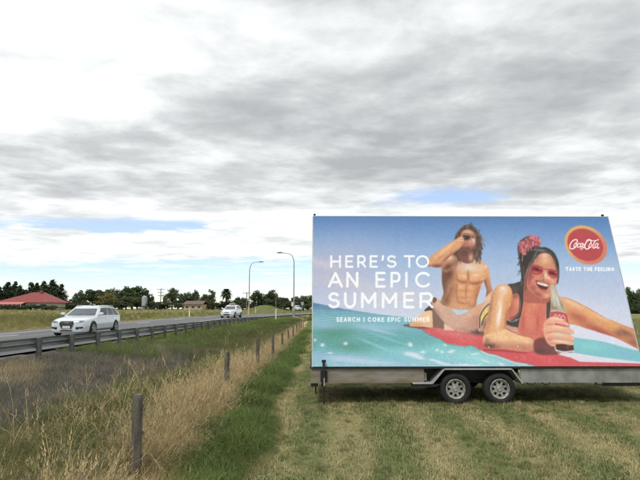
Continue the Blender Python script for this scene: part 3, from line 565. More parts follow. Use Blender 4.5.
# ---------------------------------------------------------------- end of artwork
# ---------------------------------------------------------------- the lie of the land
def road_shift(Y):
    Y = np.asarray(Y, float); q = np.clip(Y-50, 0, 110)
    return .02*Y+.0042*q*q+np.clip(Y-160, 0, None)*.92
def road_z(Y): return np.interp(Y, [-50, 28, 62, 120, 220, 900], [.36, .36, .66, .98, 1.15, 1.15])
NEAR, FAR = -9.7, -19.1                                     # edges of the seal, measured across the road
def ground_z(X, Y, road_cut=False):
    X, Y = np.broadcast_arrays(np.asarray(X, float), np.asarray(Y, float))
    L = X-road_shift(Y); zr = road_z(Y)
    drop = -.28*smoothstep(11, 24, Y)*(1-smoothstep(70, 120, Y))*(1-smoothstep(2, 9, X))
    # profile from the mown field down through the ditch and up to the road
    a = np.interp(L, [-9.9, -8.6, -7.2, -5.6, -4.4, -3.2, -2.2, -1.2], [1, .72, .38, .05, -.16, -.12, -.03, 0])
    near = np.where(a > 0, a*(zr-.02-drop)+drop, drop+a*1.3)
    rise = np.interp(Y, [0, 45, 140, 300], [0, 0, .85, 1.1])
    right = drop+rise*smoothstep(-4, 6, L)*(L > -4)
    z = np.where(L > -9.9, near+(right-drop)*(L > -4), zr-.02)
    far = zr-.05+(1.5-zr)*smoothstep(4, 75, FAR-L)-.16*smoothstep(0, 3, FAR-L)*(1-smoothstep(3, 12, FAR-L))
    z = np.where(L < FAR-.2, far, z)
    fade = 1-smoothstep(60, 200, Y)
    z = z+1.7*np.exp(-((X+11.2)/4.)**2-((Y-108)/9.)**2)*(L < FAR-1)
    bump = (vnoise(X*1.3, Y*1.3, 3)-.5)*.07+(vnoise(X*.35, Y*.35, 4)-.5)*.1
    flat = smoothstep(0, 1.5, np.abs(L-(NEAR+FAR)/2)-4.9)*(.35+.65*(1-smoothstep(-1.5, 0, X)))
    z = z+bump*flat*fade
    if road_cut: z = np.where((L < NEAR+.05) & (L > FAR-.05), zr-.12, z)
    return z
def gz(x, y): return float(ground_z(x, y))
def mix3(a, b, f): f = np.asarray(f)[..., None]; return a*(1-f)+b*f
STRAW, MOWN, LONGG = np.array([.46, .385, .205]), np.array([.165, .205, .072]), np.array([.10, .16, .034])
BLOND, OLIVE, DEAD = np.array([.55, .43, .235]), np.array([.108, .132, .044]), np.array([.182, .172, .155])
PAST = np.array([.185, .190, .068])
def green_edge(Y): return -.74+.12*np.sin(np.asarray(Y)*1.1)
def zone_colour(X, Y):
    """base colour of what grows at a point"""
    X, Y = np.broadcast_arrays(np.asarray(X, float), np.asarray(Y, float)); L = X-road_shift(Y)
    n = vnoise(X*.9, Y*.45, 7); n2 = vnoise(X*3.2, Y*2.4, 8); n3 = vnoise(X*9, Y*9, 9)
    stripe = .5+.5*np.sin((X+.12*np.sin(Y*.6))*2*math.pi/1.06-.25)
    f = np.clip(.60*stripe+.75*(n2-.5)+.5*(n-.5)+.36*(n3-.5)+.02, 0, 1)
    field = mix3(MOWN, STRAW, f)
    far_f = smoothstep(16, 45, Y); field = mix3(field, np.array([.20, .20, .085]), far_f*.8)
    e = green_edge(Y)
    wob = (n2-.5)*.5
    c = mix3(field, LONGG*(.8+.4*n2[..., None]), 1-smoothstep(e-.12+wob*.5, e+.12+wob*.5, X))
    b1 = -1.5-.045*np.clip(Y-5, 0, 8)
    c = mix3(c, mix3(BLOND, BLOND*np.array([.72, .68, .62]), n3), 1-smoothstep(b1-.15+wob, b1+.12+wob, X))
    b2 = -2.0-.11*np.clip(Y-6, 0, 6)
    c = mix3(c, mix3(OLIVE, OLIVE*np.array([1.25, 1.05, 1.0]), n), 1-smoothstep(b2-.35+wob, b2+.3+wob, X))
    dead = (1-smoothstep(-5.2+wob*1.5, -4.4+wob*1.5, L))*(1-smoothstep(17, 27, Y+4*wob))
    c = mix3(c, mix3(DEAD, DEAD*np.array([.72, .72, .74]), n2), dead)
    patch = smoothstep(.72, .86, vnoise(X*.8, Y*.5, 21))*(L < -6.8)*(L > -9)
    c = mix3(c, np.array([.42, .35, .22]), patch*.75)
    past = mix3(PAST, PAST*np.array([1.45, 1.25, 1.3]), np.clip(1.6*vnoise(X*.12, Y*.12, 5)-.35, 0, 1))
    edge = 1-smoothstep(1.2, 5.5, FAR-L)
    past = mix3(past, np.array([.34, .30, .14]), edge*.75*(1-smoothstep(55, 85, Y))); past = mix3(past, np.array([.15, .17, .06]), smoothstep(80, 95, Y)*(1-smoothstep(20, 30, FAR-L)))
    c = np.where((L < FAR)[..., None], past, c)
    return c
def terrain():
    def axis(a, b, st, lo, hi, g=1.13):
        mid = list(np.arange(a, b, st)); out = []; s = st; q = a
        while q > lo: s *= g; q -= s; out.append(q)
        o2 = []; s = st; q = mid[-1]
        while q < hi: s *= g; q += s; o2.append(q)
        return np.array(out[::-1]+mid+o2)
    xs = axis(-21, 8, .16, -900, 900); ys = axis(3, 27, .16, -60, 1500, 1.07)
    XX, YY = np.meshgrid(xs, ys); ZZ = ground_z(XX, YY, True)
    n, m = len(ys), len(xs); I = np.arange(n*m).reshape(n, m)
    F = np.stack([I[:-1, :-1], I[:-1, 1:], I[1:, 1:], I[1:, :-1]], -1).reshape(-1, 4)
    me = np_mesh('ground', np.stack([XX, YY, ZZ], -1).reshape(-1, 3), F)
    col = zone_colour(XX, YY).reshape(-1, 3); at_ = me.color_attributes.new('soil', 'FLOAT_COLOR', 'POINT')
    at_.data.foreach_set('color', np.hstack([col, np.ones((len(col), 1))]).astype(np.float32).ravel())
    me.polygons.foreach_set('use_smooth', np.ones(len(F), bool))
    mt = bpy.data.materials.new('soil_and_turf'); mt.use_nodes = True; t = NT(mt.node_tree)
    b = t.n('ShaderNodeBsdfPrincipled'); o = t.n('ShaderNodeOutputMaterial'); t.t.links.new(b.outputs[0], o.inputs[0])
    a = t.n('ShaderNodeAttribute', attribute_name='soil'); geo = t.n('ShaderNodeNewGeometry')
    f1 = t.smooth(t.noise(geo.outputs['Position'], 14., 6, .65), .35, .7); f2 = t.smooth(t.noise(geo.outputs['Position'], 1.6, 5, .6), .35, .68)
    c = t.mix(t.m('MULTIPLY', f1, .55), a.outputs['Color'], t.mix(1., a.outputs['Color'], (.55, .52, .5, 1), 'MULTIPLY'))
    c = t.mix(t.m('MULTIPLY', f2, .3), c, t.mix(1., c, (1.35, 1.2, 1.05, 1), 'MULTIPLY'))
    t.set(b.inputs['Base Color'], c); b.inputs['Roughness'].default_value = .9; b.inputs['Specular IOR Level'].default_value = .15
    bp = t.n('ShaderNodeBump'); bp.inputs['Strength'].default_value = .9; bp.inputs['Distance'].default_value = .05
    t.set(bp.inputs['Height'], t.noise(geo.outputs['Position'], 22., 6, .7)); t.set(b.inputs['Normal'], bp.outputs[0])
    me.materials.append(mt)
    tag(link(bpy.data.objects.new('ground', me)), 'mown field, ditch and pasture running back to the trees', kind='structure')
terrain()

# ---------------------------------------------------------------- road
def strip(l0, l1, ys, dz, name, m, parent=None, nl=2):
    ls = np.linspace(l0, l1, nl); V = []
    for y in ys:
        sh, z = float(road_shift(y)), float(road_z(y))
        for l in ls: V.append((l+sh, y, z+dz+.00*l))
    n = len(ys); I = np.arange(n*nl).reshape(n, nl)
    F = np.stack([I[:-1, :-1], I[:-1, 1:], I[1:, 1:], I[1:, :-1]], -1).reshape(-1, 4)
    me = np_mesh(name, V, F); me.materials.append(m)
    return link(bpy.data.objects.new(name, me), parent)
def chipseal():
    m = bpy.data.materials.new('chip_seal'); m.use_nodes = True; t = NT(m.node_tree)
    b = t.n('ShaderNodeBsdfPrincipled'); o = t.n('ShaderNodeOutputMaterial'); t.t.links.new(b.outputs[0], o.inputs[0])
    tc = t.n('ShaderNodeTexCoord'); mp = t.n('ShaderNodeMapping'); t.set(mp.inputs[0], tc.outputs['Object']); mp.inputs['Scale'].default_value = (1.2, .05, 1)
    wear = t.smooth(t.noise(mp.outputs[0], 1.4, 5, .6), .35, .65); grain = t.smooth(t.noise(tc.outputs['Object'], 30., 4, .7), .3, .7)
    c = t.mix(wear, (.082, .083, .088, 1), (.135, .135, .138, 1)); c = t.mix(t.m('MULTIPLY', grain, .35), c, (.2, .2, .2, 1))
    t.set(b.inputs['Base Color'], c); b.inputs['Roughness'].default_value = .82
    bp = t.n('ShaderNodeBump'); bp.inputs['Strength'].default_value = .5; bp.inputs['Distance'].default_value = .01
    t.set(bp.inputs['Height'], t.noise(tc.outputs['Object'], 60., 3, .7)); t.set(b.inputs['Normal'], bp.outputs[0])
    return m
YS = np.concatenate([np.arange(-40, 60, 4), np.arange(60, 260, 3)])
road = strip(FAR, NEAR, YS, 0, 'road', chipseal(), nl=3); tag(road, 'grey chip seal road curving away to the right', kind='structure')
paint = mat('road_paint', srgb(232, 230, 222), .6, var=.35, vscale=9)
strip(NEAR-2.5, NEAR-2.36, YS, .005, 'edge_line', paint, road)
strip(FAR+1.2, FAR+1.34, YS, .005, 'edge_line', paint, road)
for k in range(-4, 14):
    y0 = 24.6+10*k
    if y0 > 140: break
    strip(-16.5, -16.32, [y0, y0+1.5, y0+3.], .006, 'centre_dash', paint, road)

# ---------------------------------------------------------------- grasses
def blades(n, h0, h1, w, spread, lean0, lean1, seg=3, seed=0, head=0., curl=.6):
    """one tuft: n bent tapering blades; returns verts, faces(tri), rnd, tip"""
    r = np.random.RandomState(seed); V, F, A, T = [], [], [], []
    for i in range(n):
        a = r.rand()*6.283; rad = spread*math.sqrt(r.rand()); p = np.array([math.cos(a)*rad, math.sin(a)*rad, -min(.02, h0*.25)])
        h = h0+(h1-h0)*r.rand(); le = lean0+(lean1-lean0)*r.rand(); d = r.rand()*6.283; D = np.array([math.cos(d), math.sin(d), 0]); S = np.array([-D[1], D[0], 0])
        rr = r.rand(); ww = w*(.7+.6*r.rand()); base = len(V)
        for k in range(seg+1):
            t = k/seg; ang = le*(t**1.3)*(1+curl*t)
            q = p+D*h*t*math.sin(ang)+np.array([0, 0, h*t*max(math.cos(ang), -.2)])
            if k == seg and not head: V.append(q); A.append(rr); T.append(1.)
            else:
                e = ww*(1-.55*t)*.5
                V += [q-S*e, q+S*e]; A += [rr, rr]; T += [t, t]
        for k in range(seg):
            b = base+2*k
            if k == seg-1 and not head: F.append((b, b+1, b+2))
            else: F += [(b, b+1, b+3), (b, b+3, b+2)]
        if head:                                             # a feathery seed head at the tip
            q = (V[-1]+V[-2])/2; L = h*head
            for j in range(4):
                b = len(V); o = np.array([r.randn(), r.randn(), 0])*.012*h/.6; dd = D*math.sin(le*1.3)+np.array([0, 0, math.cos(le*1.3)])
                V += [q+dd*L*(j-1)*.22-S*ww*.9+o, q+dd*L*(j-1)*.22+S*ww*.9+o, q+dd*L*((j-1)*.22+.42)+o*2]; A += [rr]*3; T += [1.]*3
                F.append((b, b+1, b+2))
    return np.array(V), np.array(F), np.array(A), np.array(T)
def grass_mat(name, dry, tipmix):
    m = bpy.data.materials.new(name); m.use_nodes = True; t = NT(m.node_tree)
    o = t.n('ShaderNodeOutputMaterial'); b = t.n('ShaderNodeBsdfPrincipled'); tr = t.n('ShaderNodeBsdfTranslucent'); mx = t.n('ShaderNodeMixShader')
    ti = t.n('ShaderNodeAttribute', attribute_name='tint', attribute_type='INSTANCER'); rn = t.n('ShaderNodeAttribute', attribute_name='rnd'); tp = t.n('ShaderNodeAttribute', attribute_name='tip')
    c = t.mix(rn.outputs['Fac'], t.mix(1., ti.outputs['Color'], (.62, .66, .6, 1), 'MULTIPLY'), t.mix(1., ti.outputs['Color'], (1.42, 1.34, 1.35, 1), 'MULTIPLY'))
    c = t.mix(t.m('MULTIPLY', t.m('MULTIPLY', tp.outputs['Fac'], tp.outputs['Fac']), tipmix), c, dry)
    t.set(b.inputs['Base Color'], c); t.set(tr.inputs[0], c); b.inputs['Roughness'].default_value = .55; b.inputs['Specular IOR Level'].default_value = .25
    mx.inputs[0].default_value = .22; t.t.links.new(b.outputs[0], mx.inputs[1]); t.t.links.new(tr.outputs[0], mx.inputs[2]); t.t.links.new(mx.outputs[0], o.inputs[0])
    return m
def tuft_set(name, m, specs):
    col = bpy.data.collections.new(name)
    for i, sp in enumerate(specs):
        V, F, A, T = blades(**sp); me = np_mesh(name, V, F, 3)
        for nm, arr in (('rnd', A), ('tip', T)):
            q = me.attributes.new(nm, 'FLOAT', 'POINT'); q.data.foreach_set('value', arr.astype(np.float32))
        me.materials.append(m); col.objects.link(bpy.data.objects.new('%s_%02d' % (name, i), me))
    return col
def scatter_tree(col):
    ng = bpy.data.node_groups.new('scatter_'+col.name, 'GeometryNodeTree')
    ng.interface.new_socket('Geometry', in_out='INPUT', socket_type='NodeSocketGeometry'); ng.interface.new_socket('Geometry', in_out='OUTPUT', socket_type='NodeSocketGeometry')
    N, K = ng.nodes, ng.links
    gi, go = N.new('NodeGroupInput'), N.new('NodeGroupOutput'); ci = N.new('GeometryNodeCollectionInfo'); ci.inputs['Collection'].default_value = col; ci.inputs['Separate Children'].default_value = True; ci.inputs['Reset Children'].default_value = True
    ip = N.new('GeometryNodeInstanceOnPoints'); ip.inputs['Pick Instance'].default_value = True
    def att(nm, ty): a = N.new('GeometryNodeInputNamedAttribute'); a.data_type = ty; a.inputs['Name'].default_value = nm; return a.outputs['Attribute']
    mp = N.new('GeometryNodeMeshToPoints'); K.new(gi.outputs[0], mp.inputs[0]); K.new(mp.outputs[0], ip.inputs['Points'])
    K.new(ci.outputs[0], ip.inputs['Instance']); K.new(att('pick', 'INT'), ip.inputs['Instance Index']); K.new(att('turn', 'FLOAT_VECTOR'), ip.inputs['Rotation']); K.new(att('size', 'FLOAT_VECTOR'), ip.inputs['Scale'])
    K.new(ip.outputs[0], go.inputs[0])
    return ng
def scatter(name, label, cat, col, ng, X, Y, size, tint, tilt=.2, zoff=0.):
    n = len(X); Z = ground_z(X, Y)+zoff
    me = bpy.data.meshes.new(name); me.vertices.add(n); me.vertices.foreach_set('co', np.stack([X, Y, Z], -1).astype(np.float32).ravel())
    a = me.attributes.new('pick', 'INT', 'POINT'); a.data.foreach_set('value', rng.randint(0, len(col.objects), n).astype(np.int32))
    a = me.attributes.new('turn', 'FLOAT_VECTOR', 'POINT'); a.data.foreach_set('vector', np.stack([rng.randn(n)*tilt, rng.randn(n)*tilt, rng.rand(n)*6.283], -1).astype(np.float32).ravel())
    s3 = np.stack([size*(.85+.3*rng.rand(n)), size*(.85+.3*rng.rand(n)), size*(.75+.5*rng.rand(n))], -1)
    a = me.attributes.new('size', 'FLOAT_VECTOR', 'POINT'); a.data.foreach_set('vector', s3.astype(np.float32).ravel())
    a = me.color_attributes.new('tint', 'FLOAT_COLOR', 'POINT'); a.data.foreach_set('color', np.hstack([tint, np.ones((n, 1))]).astype(np.float32).ravel())
    o = link(bpy.data.objects.new(name, me)); md = o.modifiers.new('scatter', 'NODES'); md.node_group = ng
    tag(o, label, cat, kind='stuff'); return o
def sample(n, y0, y1, xf0, xf1, power=1.6):
    """random points, thinning with distance"""
    u = rng.rand(n); q = 1-power
    Y = (y0**q+u*(y1**q-y0**q))**(1/q)
    a, b = xf0(Y), xf1(Y)
    return a+(b-a)*rng.rand(n), Y
def field_mat():
    """mown turf blades: green and straw stripes that follow the mower, by place"""
    m = bpy.data.materials.new('mown_blades'); m.use_nodes = True; t = NT(m.node_tree)
    o = t.n('ShaderNodeOutputMaterial'); b = t.n('ShaderNodeBsdfPrincipled'); tr = t.n('ShaderNodeBsdfTranslucent'); mx = t.n('ShaderNodeMixShader')
    geo = t.n('ShaderNodeNewGeometry'); rn = t.n('ShaderNodeAttribute', attribute_name='rnd'); sp = t.n('ShaderNodeSeparateXYZ'); t.set(sp.inputs[0], geo.outputs['Position'])
    x, y, _ = sp.outputs
    mp = t.n('ShaderNodeMapping'); t.set(mp.inputs[0], geo.outputs['Position']); mp.inputs['Scale'].default_value = (1., .55, 0.)
    ph = t.m('ADD', t.m('ADD', x, t.m('MULTIPLY', t.noise(mp.outputs[0], 1.7, 3, .6), .5)), t.m('MULTIPLY_ADD', t.m('SINE', t.m('MULTIPLY', y, .6)), .12, -.25))
    st = t.m('MULTIPLY_ADD', t.m('SINE', t.m('MULTIPLY_ADD', ph, 5.93, -.25)), .5, .5)
    n1, n2 = t.noise(mp.outputs[0], 1.1, 3, .6), t.noise(mp.outputs[0], 4.2, 4, .65)
    f = t.m('ADD', t.m('MULTIPLY', st, .56), t.m('ADD', t.m('MULTIPLY', t.m('SUBTRACT', n2, .5), 2.1), t.m('MULTIPLY', t.m('SUBTRACT', n1, .5), 1.1)))
    f = t.m('ADD', f, t.m('MULTIPLY_ADD', rn.outputs['Fac'], .7, -.28), clamp=True)
    c = t.mix(f, tuple(MOWN)+(1,), tuple(STRAW*1.12)+(1,))
    far = t.smooth(y, 16., 45., 0., .75); c = t.mix(far, c, (.24, .24, .105, 1))
    t.set(b.inputs['Base Color'], c); t.set(tr.inputs[0], c); b.inputs['Roughness'].default_value = .6; b.inputs['Specular IOR Level'].default_value = .2
    mx.inputs[0].default_value = .15; t.t.links.new(b.outputs[0], mx.inputs[1]); t.t.links.new(tr.outputs[0], mx.inputs[2]); t.t.links.new(mx.outputs[0], o.inputs[0])
    return m
def jgrid(x0, x1, y0, y1, st, j=.35):
    gx, gy = np.meshgrid(np.arange(x0, x1, st), np.arange(y0, y1, st)); n = gx.size
    return gx.ravel()+(rng.rand(n)-.5)*2*j*st, gy.ravel()+(rng.rand(n)-.5)*2*j*st
def plant_grass():
    g_green, g_dry, g_dead, g_field = grass_mat('green_blades', (.30, .26, .12, 1), .16), grass_mat('dry_blades', (.56, .44, .25, 1), .5), grass_mat('dead_stems', (.26, .22, .18, 1), .4), field_mat()
    short = tuft_set('short_patch', g_field, [dict(n=420, h0=.028, h1=.078, w=.0058, spread=.29, lean0=.3, lean1=1.45, seg=2, seed=i) for i in range(5)])
    long_ = tuft_set('long_patch', g_green, [dict(n=120, h0=.16, h1=.36, w=.0062, spread=.21, lean0=.15, lean1=1.05, seg=3, seed=20+i) for i in range(5)])
    dry = tuft_set('dry_patch', g_dry, [dict(n=90, h0=.22, h1=.62, w=.0052, spread=.24, lean0=.2, lean1=1.3, seg=4, seed=40+i, head=(.16 if i % 2 else 0.), curl=.8) for i in range(6)])
    rank = tuft_set('rank_patch', g_green, [dict(n=95, h0=.26, h1=.74, w=.0066, spread=.28, lean0=.1, lean1=1., seg=3, seed=60+i, head=(.14 if i == 2 else 0.)) for i in range(6)])
    dead = tuft_set('dead_patch', g_dead, [dict(n=70, h0=.08, h1=.40, w=.0052, spread=.26, lean0=.1, lean1=1.2, seg=2, seed=80+i) for i in range(5)])
    stalk = tuft_set('stalk_tuft', g_dry, [dict(n=6, h0=.6, h1=1.05, w=.0042, spread=.12, lean0=.1, lean1=.8, seg=6, seed=100+i, head=.15, curl=.9) for i in range(5)])
    T = {c.name: scatter_tree(c) for c in (short, long_, dry, rank, dead, stalk)}
    tint = lambda X, Y, j=.16: zone_colour(X, Y)*(1+j*rng.randn(len(X), 1))*(1+.05*rng.randn(len(X), 3))
    # mown field: even patches, larger ones far off
    A = [jgrid(-.8, 15, 3.4, 16, .31), jgrid(-.8, 30, 16, 34, .6), jgrid(-.8, 50, 34, 75, 1.3)]
    X, Y = np.concatenate([a[0] for a in A]), np.concatenate([a[1] for a in A]); S = np.where(Y < 16, 1., np.where(Y < 34, 1.7, 3.))
    k = (X > green_edge(Y)-.05) & (X < .72*Y+3); X, Y, S = X[k], Y[k], S[k]
    scatter('mown_grass', 'short mown grass, green and straw coloured stripes, under the trailer', 'grass', short, T['short_patch'], X, Y, S*(.6+.95*vnoise(X*1.6, Y*1.6, 51)), np.ones((len(X), 3)), .03, .004)
    # uncut tufts left standing, many round the trailer where the mower cannot reach
    X, Y = sample(900, 3.8, 30, lambda y: np.full_like(y, -.5), lambda y: .7*y+2, 1.4)
    X2, Y2 = -.3+7*rng.rand(420), 9.55+.45*rng.randn(420); X3, Y3 = .0+6.4*rng.rand(260), 9.8+2*rng.rand(260); X4, Y4 = .07+.16*rng.randn(26), 9.5+.15*rng.randn(26); X5, Y5 = np.concatenate([2.46+.2*rng.randn(24), 3.26+.2*rng.randn(24)]), 9.5+.12*rng.randn(48)
    X, Y = np.concatenate([X, X2, X3, X4, X5]), np.concatenate([Y, Y2, Y3, Y4, Y5])
    scatter('uncut_tufts', 'uncut grass tufts around the trailer wheels and over the mown field', 'grass', long_, T['long_patch'], X, Y, .16+.16*rng.rand(len(X)), mix3(np.tile(MOWN*.8, (len(X), 1)), STRAW*.8, (rng.rand(len(X)) < .3)*1.), .15)
    # green strip beside the fence
    X, Y = sample(3600, 3.4, 50, lambda y: -1.62-.045*np.clip(y-5, 0, 8), lambda y: green_edge(y)+.1, 1.3)
    e = green_edge(Y); sz = .35+.65*smoothstep(.1, -.35, X-e)
    scatter('long_grass', 'strip of long green grass between dry grass and mown field', 'grass', long_, T['long_patch'], X, Y, sz*(.75+.3*vnoise(X*2, Y*2, 31)), tint(X, Y), .12)
    # dry grass along the fence
    X, Y = sample(2000, 3.3, 60, lambda y: -2.05-.11*np.clip(y-6, 0, 6), lambda y: -1.48-.045*np.clip(y-5, 0, 8), 1.3)
    k = ~((np.abs(X/Y+.35) < .085) & (Y < 5.25)) & ~((X < -2.15) & (Y < 8) & (rng.rand(len(X)) < .5)); X, Y = X[k], Y[k]
    scatter('dry_grass', 'pale dry seeding grass matted along the wire fence', 'grass', dry, T['dry_patch'], X, Y, (.65+.55*vnoise(X*1.5, Y*1.2, 33))*(1-.25*smoothstep(-1.9, -1.3, X)), tint(X, Y), .2)
    # rank grass in the ditch
    X, Y = sample(7400, 3.2, 70, lambda y: -7.2+road_shift(y)-.3, lambda y: -1.95-.1*np.clip(y-6, 0, 6), 1.15)
    L = X-road_shift(Y); keep = rng.rand(len(X)) < (1-.93*(1-smoothstep(-5.1, -4.2, L))*(1-smoothstep(17, 27, Y))); keep2 = ~((np.abs(X/Y+.35) < .085) & (Y < 5.25)); X, Y = X[keep][keep2[keep]], Y[keep][keep2[keep]]
    tt = tint(X, Y); pick = vnoise(X*1.1, Y*.9, 35); tt = mix3(tt, tt*np.array([.72, .95, .68]), smoothstep(.5, .8, pick)); tt = mix3(tt, BLOND*.75, smoothstep(.74, .92, vnoise(X*2.4, Y*2, 36))*.5)
    scatter('rank_grass', 'tall olive green rank grass filling the roadside ditch', 'grass', rank, T['rank_patch'], X, Y, (.52+.5*vnoise(X*.8, Y*.8, 37))*(1-.3*smoothstep(-3.2, -4.4, X))*(1-.35*smoothstep(20, 60, Y)), tt, .15)
    # seeding stalks standing above
    X, Y = sample(560, 3.6, 30, lambda y: np.full_like(y, -3.6), lambda y: np.full_like(y, -1.75), 1.5)
    k = (vnoise(X*1.3, Y*.9, 41) > .6) & ~((np.abs(X/Y+.35) < .07) & (Y < 5.3)); X, Y = X[k], Y[k]
    scatter('seed_stalks', 'tall straw coloured seed stalks standing over the ditch grass', 'grass', stalk, T['stalk_tuft'], X, Y, .7+.35*rng.rand(len(X)), np.tile(BLOND*.95, (len(X), 1))*(1+.15*rng.randn(len(X), 1)), .15)
    # dead growth on the bank below the guard rail
    X, Y = sample(8000, 6, 34, lambda y: -9.4+road_shift(y), lambda y: -4.1+road_shift(y), 1.1)
    k = rng.rand(len(X)) < .95*(1-smoothstep(20, 30, Y)); X, Y = X[k], Y[k]; L = X-road_shift(Y)
    tt = tint(X, Y, .22); tt = mix3(tt, OLIVE*1.1, (rng.rand(len(X)) < .2)*1.); tt = mix3(tt, BLOND*.6, (rng.rand(len(X)) < .1)*1.)
    scatter('dead_weeds', 'grey brown dead weeds on the bank below the guard rail', 'weeds', dead, T['dead_patch'], X, Y, (.4+.5*vnoise(X, Y, 43))*(.4+.6*smoothstep(-9.4, -8, L)), tt, .15)
    # verge growth along the road edge beyond the dead patch
    X, Y = sample(2400, 18, 110, lambda y: -9.5+road_shift(y), lambda y: -6.2+road_shift(y), 1.1)
    scatter('verge_grass', 'green and straw verge grass between road and ditch', 'grass', rank, T['rank_patch'], X, Y, .28+.75*smoothstep(-9.2, -7, X-road_shift(Y))*vnoise(X*.5, Y*.35, 44), mix3(np.tile(OLIVE, (len(X), 1)), LONGG*1.35, vnoise(X*.4, Y*.2, 45))*(1+.15*rng.randn(len(X), 1)), .15)
    # pasture beyond the road
    X, Y = sample(11000, 12, 170, lambda y: FAR-4-.75*y+road_shift(y), lambda y: FAR-.25+road_shift(y), 1.05)
    L = X-road_shift(Y); d = FAR-L
    scatter('pasture_grass', 'seeding pasture grass in the paddock beyond the road', 'grass', rank, T['rank_patch'], X, Y, (.22+.75*smoothstep(.5, 5, d))*(.6+.6*vnoise(X*.3, Y*.3, 46))*(1-.45*smoothstep(50, 110, Y)), tint(X, Y, .14), .15)
plant_grass()
# ---------------------------------------------------------------- advertising trailer
galv = mat('galvanised_steel', srgb(158, 160, 156), .55, .15, vscale=3.5, col2=srgb(128, 128, 122), bump=.15, bscale=30)
galv_stain = mat('stained_galvanised_steel', srgb(146, 144, 136), .65, .1, vscale=2.2, col2=srgb(122, 110, 90), bump=.2, bscale=26, stretch=(.6, 1, 3))
dark_steel = mat('dark_steel', srgb(52, 52, 52), .6, .3, var=.4)
light_alu = mat('pale_aluminium_trim', srgb(196, 198, 198), .45, .4, var=.2)
rubber = mat('tyre_rubber', srgb(34, 34, 35), .8, var=.25, bump=.3, bscale=60)
rim_mat = mat('painted_steel_rim', srgb(176, 176, 172), .5, .2, col2=srgb(128, 122, 112), vscale=14)
ply = mat('grey_board_back', srgb(176, 176, 172), .7, var=.2)
def wheel(parent, x, y, z, r, w, side, name='wheel', holes=8, rr=.60):
    """steel wheel turned about the Y axis; side = -1 faces -Y"""
    W = empty(name, (x, y, z)); W.parent = parent
    m = MB(); hw = w/2
    m.lathe([(r*rr, -hw*.8), (r*.72, -hw), (r*.9, -hw*.98), (r*.98, -hw*.72), (r, -hw*.35), (r, hw*.35), (r*.98, hw*.72), (r*.9, hw*.98), (r*.72, hw), (r*rr, hw*.8)], axis='Y', n=32, close=True)
    m.build('tyre', rubber, W, True)
    m = MB(); f = side*hw
    m.lathe([(r*rr*1.03, f*.86), (r*rr*.97, f*.92), (r*rr*.9, f*.8), (r*rr*.86, f*.45), (r*rr*.86, f*.3), (r*rr*.9, f*.28)], axis='Y', n=32, cap=False)
    m.lathe([(r*.14, f*.75), (r*.16, f*.7), (r*.16, f*.4), (r*.1, f*.38)], axis='Y', n=14)
    for k in range(holes):                                       # disc between the holes
        a = (k+.5)*2*math.pi/holes; rot = Matrix.Rotation(-a, 3, 'Y')
        m.box(Vector((math.cos(a)*r*.42, f*.5, math.sin(a)*r*.42)), (r*.66, w*.05, r*.15), rot)
    m.lathe([(r*.3, f*.56), (r*.3, f*.44), (.001, f*.44), (.001, f*.56)], axis='Y', n=20)
    m.lathe([(r*.54, f*.56), (r*.54, f*.42), (r*.47, f*.42), (r*.47, f*.56)], axis='Y', n=24, close=True)
    m.build('rim', rim_mat, W, False)
    m = MB(); m.lathe([(r*rr*1.0, f*.12), (r*rr*1.0, f*.02), (.001, f*.02), (.001, f*.12)], axis='Y', n=24); m.build('dark_backing_disc', dark_steel, W)  # dark disc added to stand in for the shade behind the rim holes
    return W
TX, TY, TYAW, LEAN, PZ, PW, PH = -.131, 9.587, .0126, .2488, .692, 6., 2.984
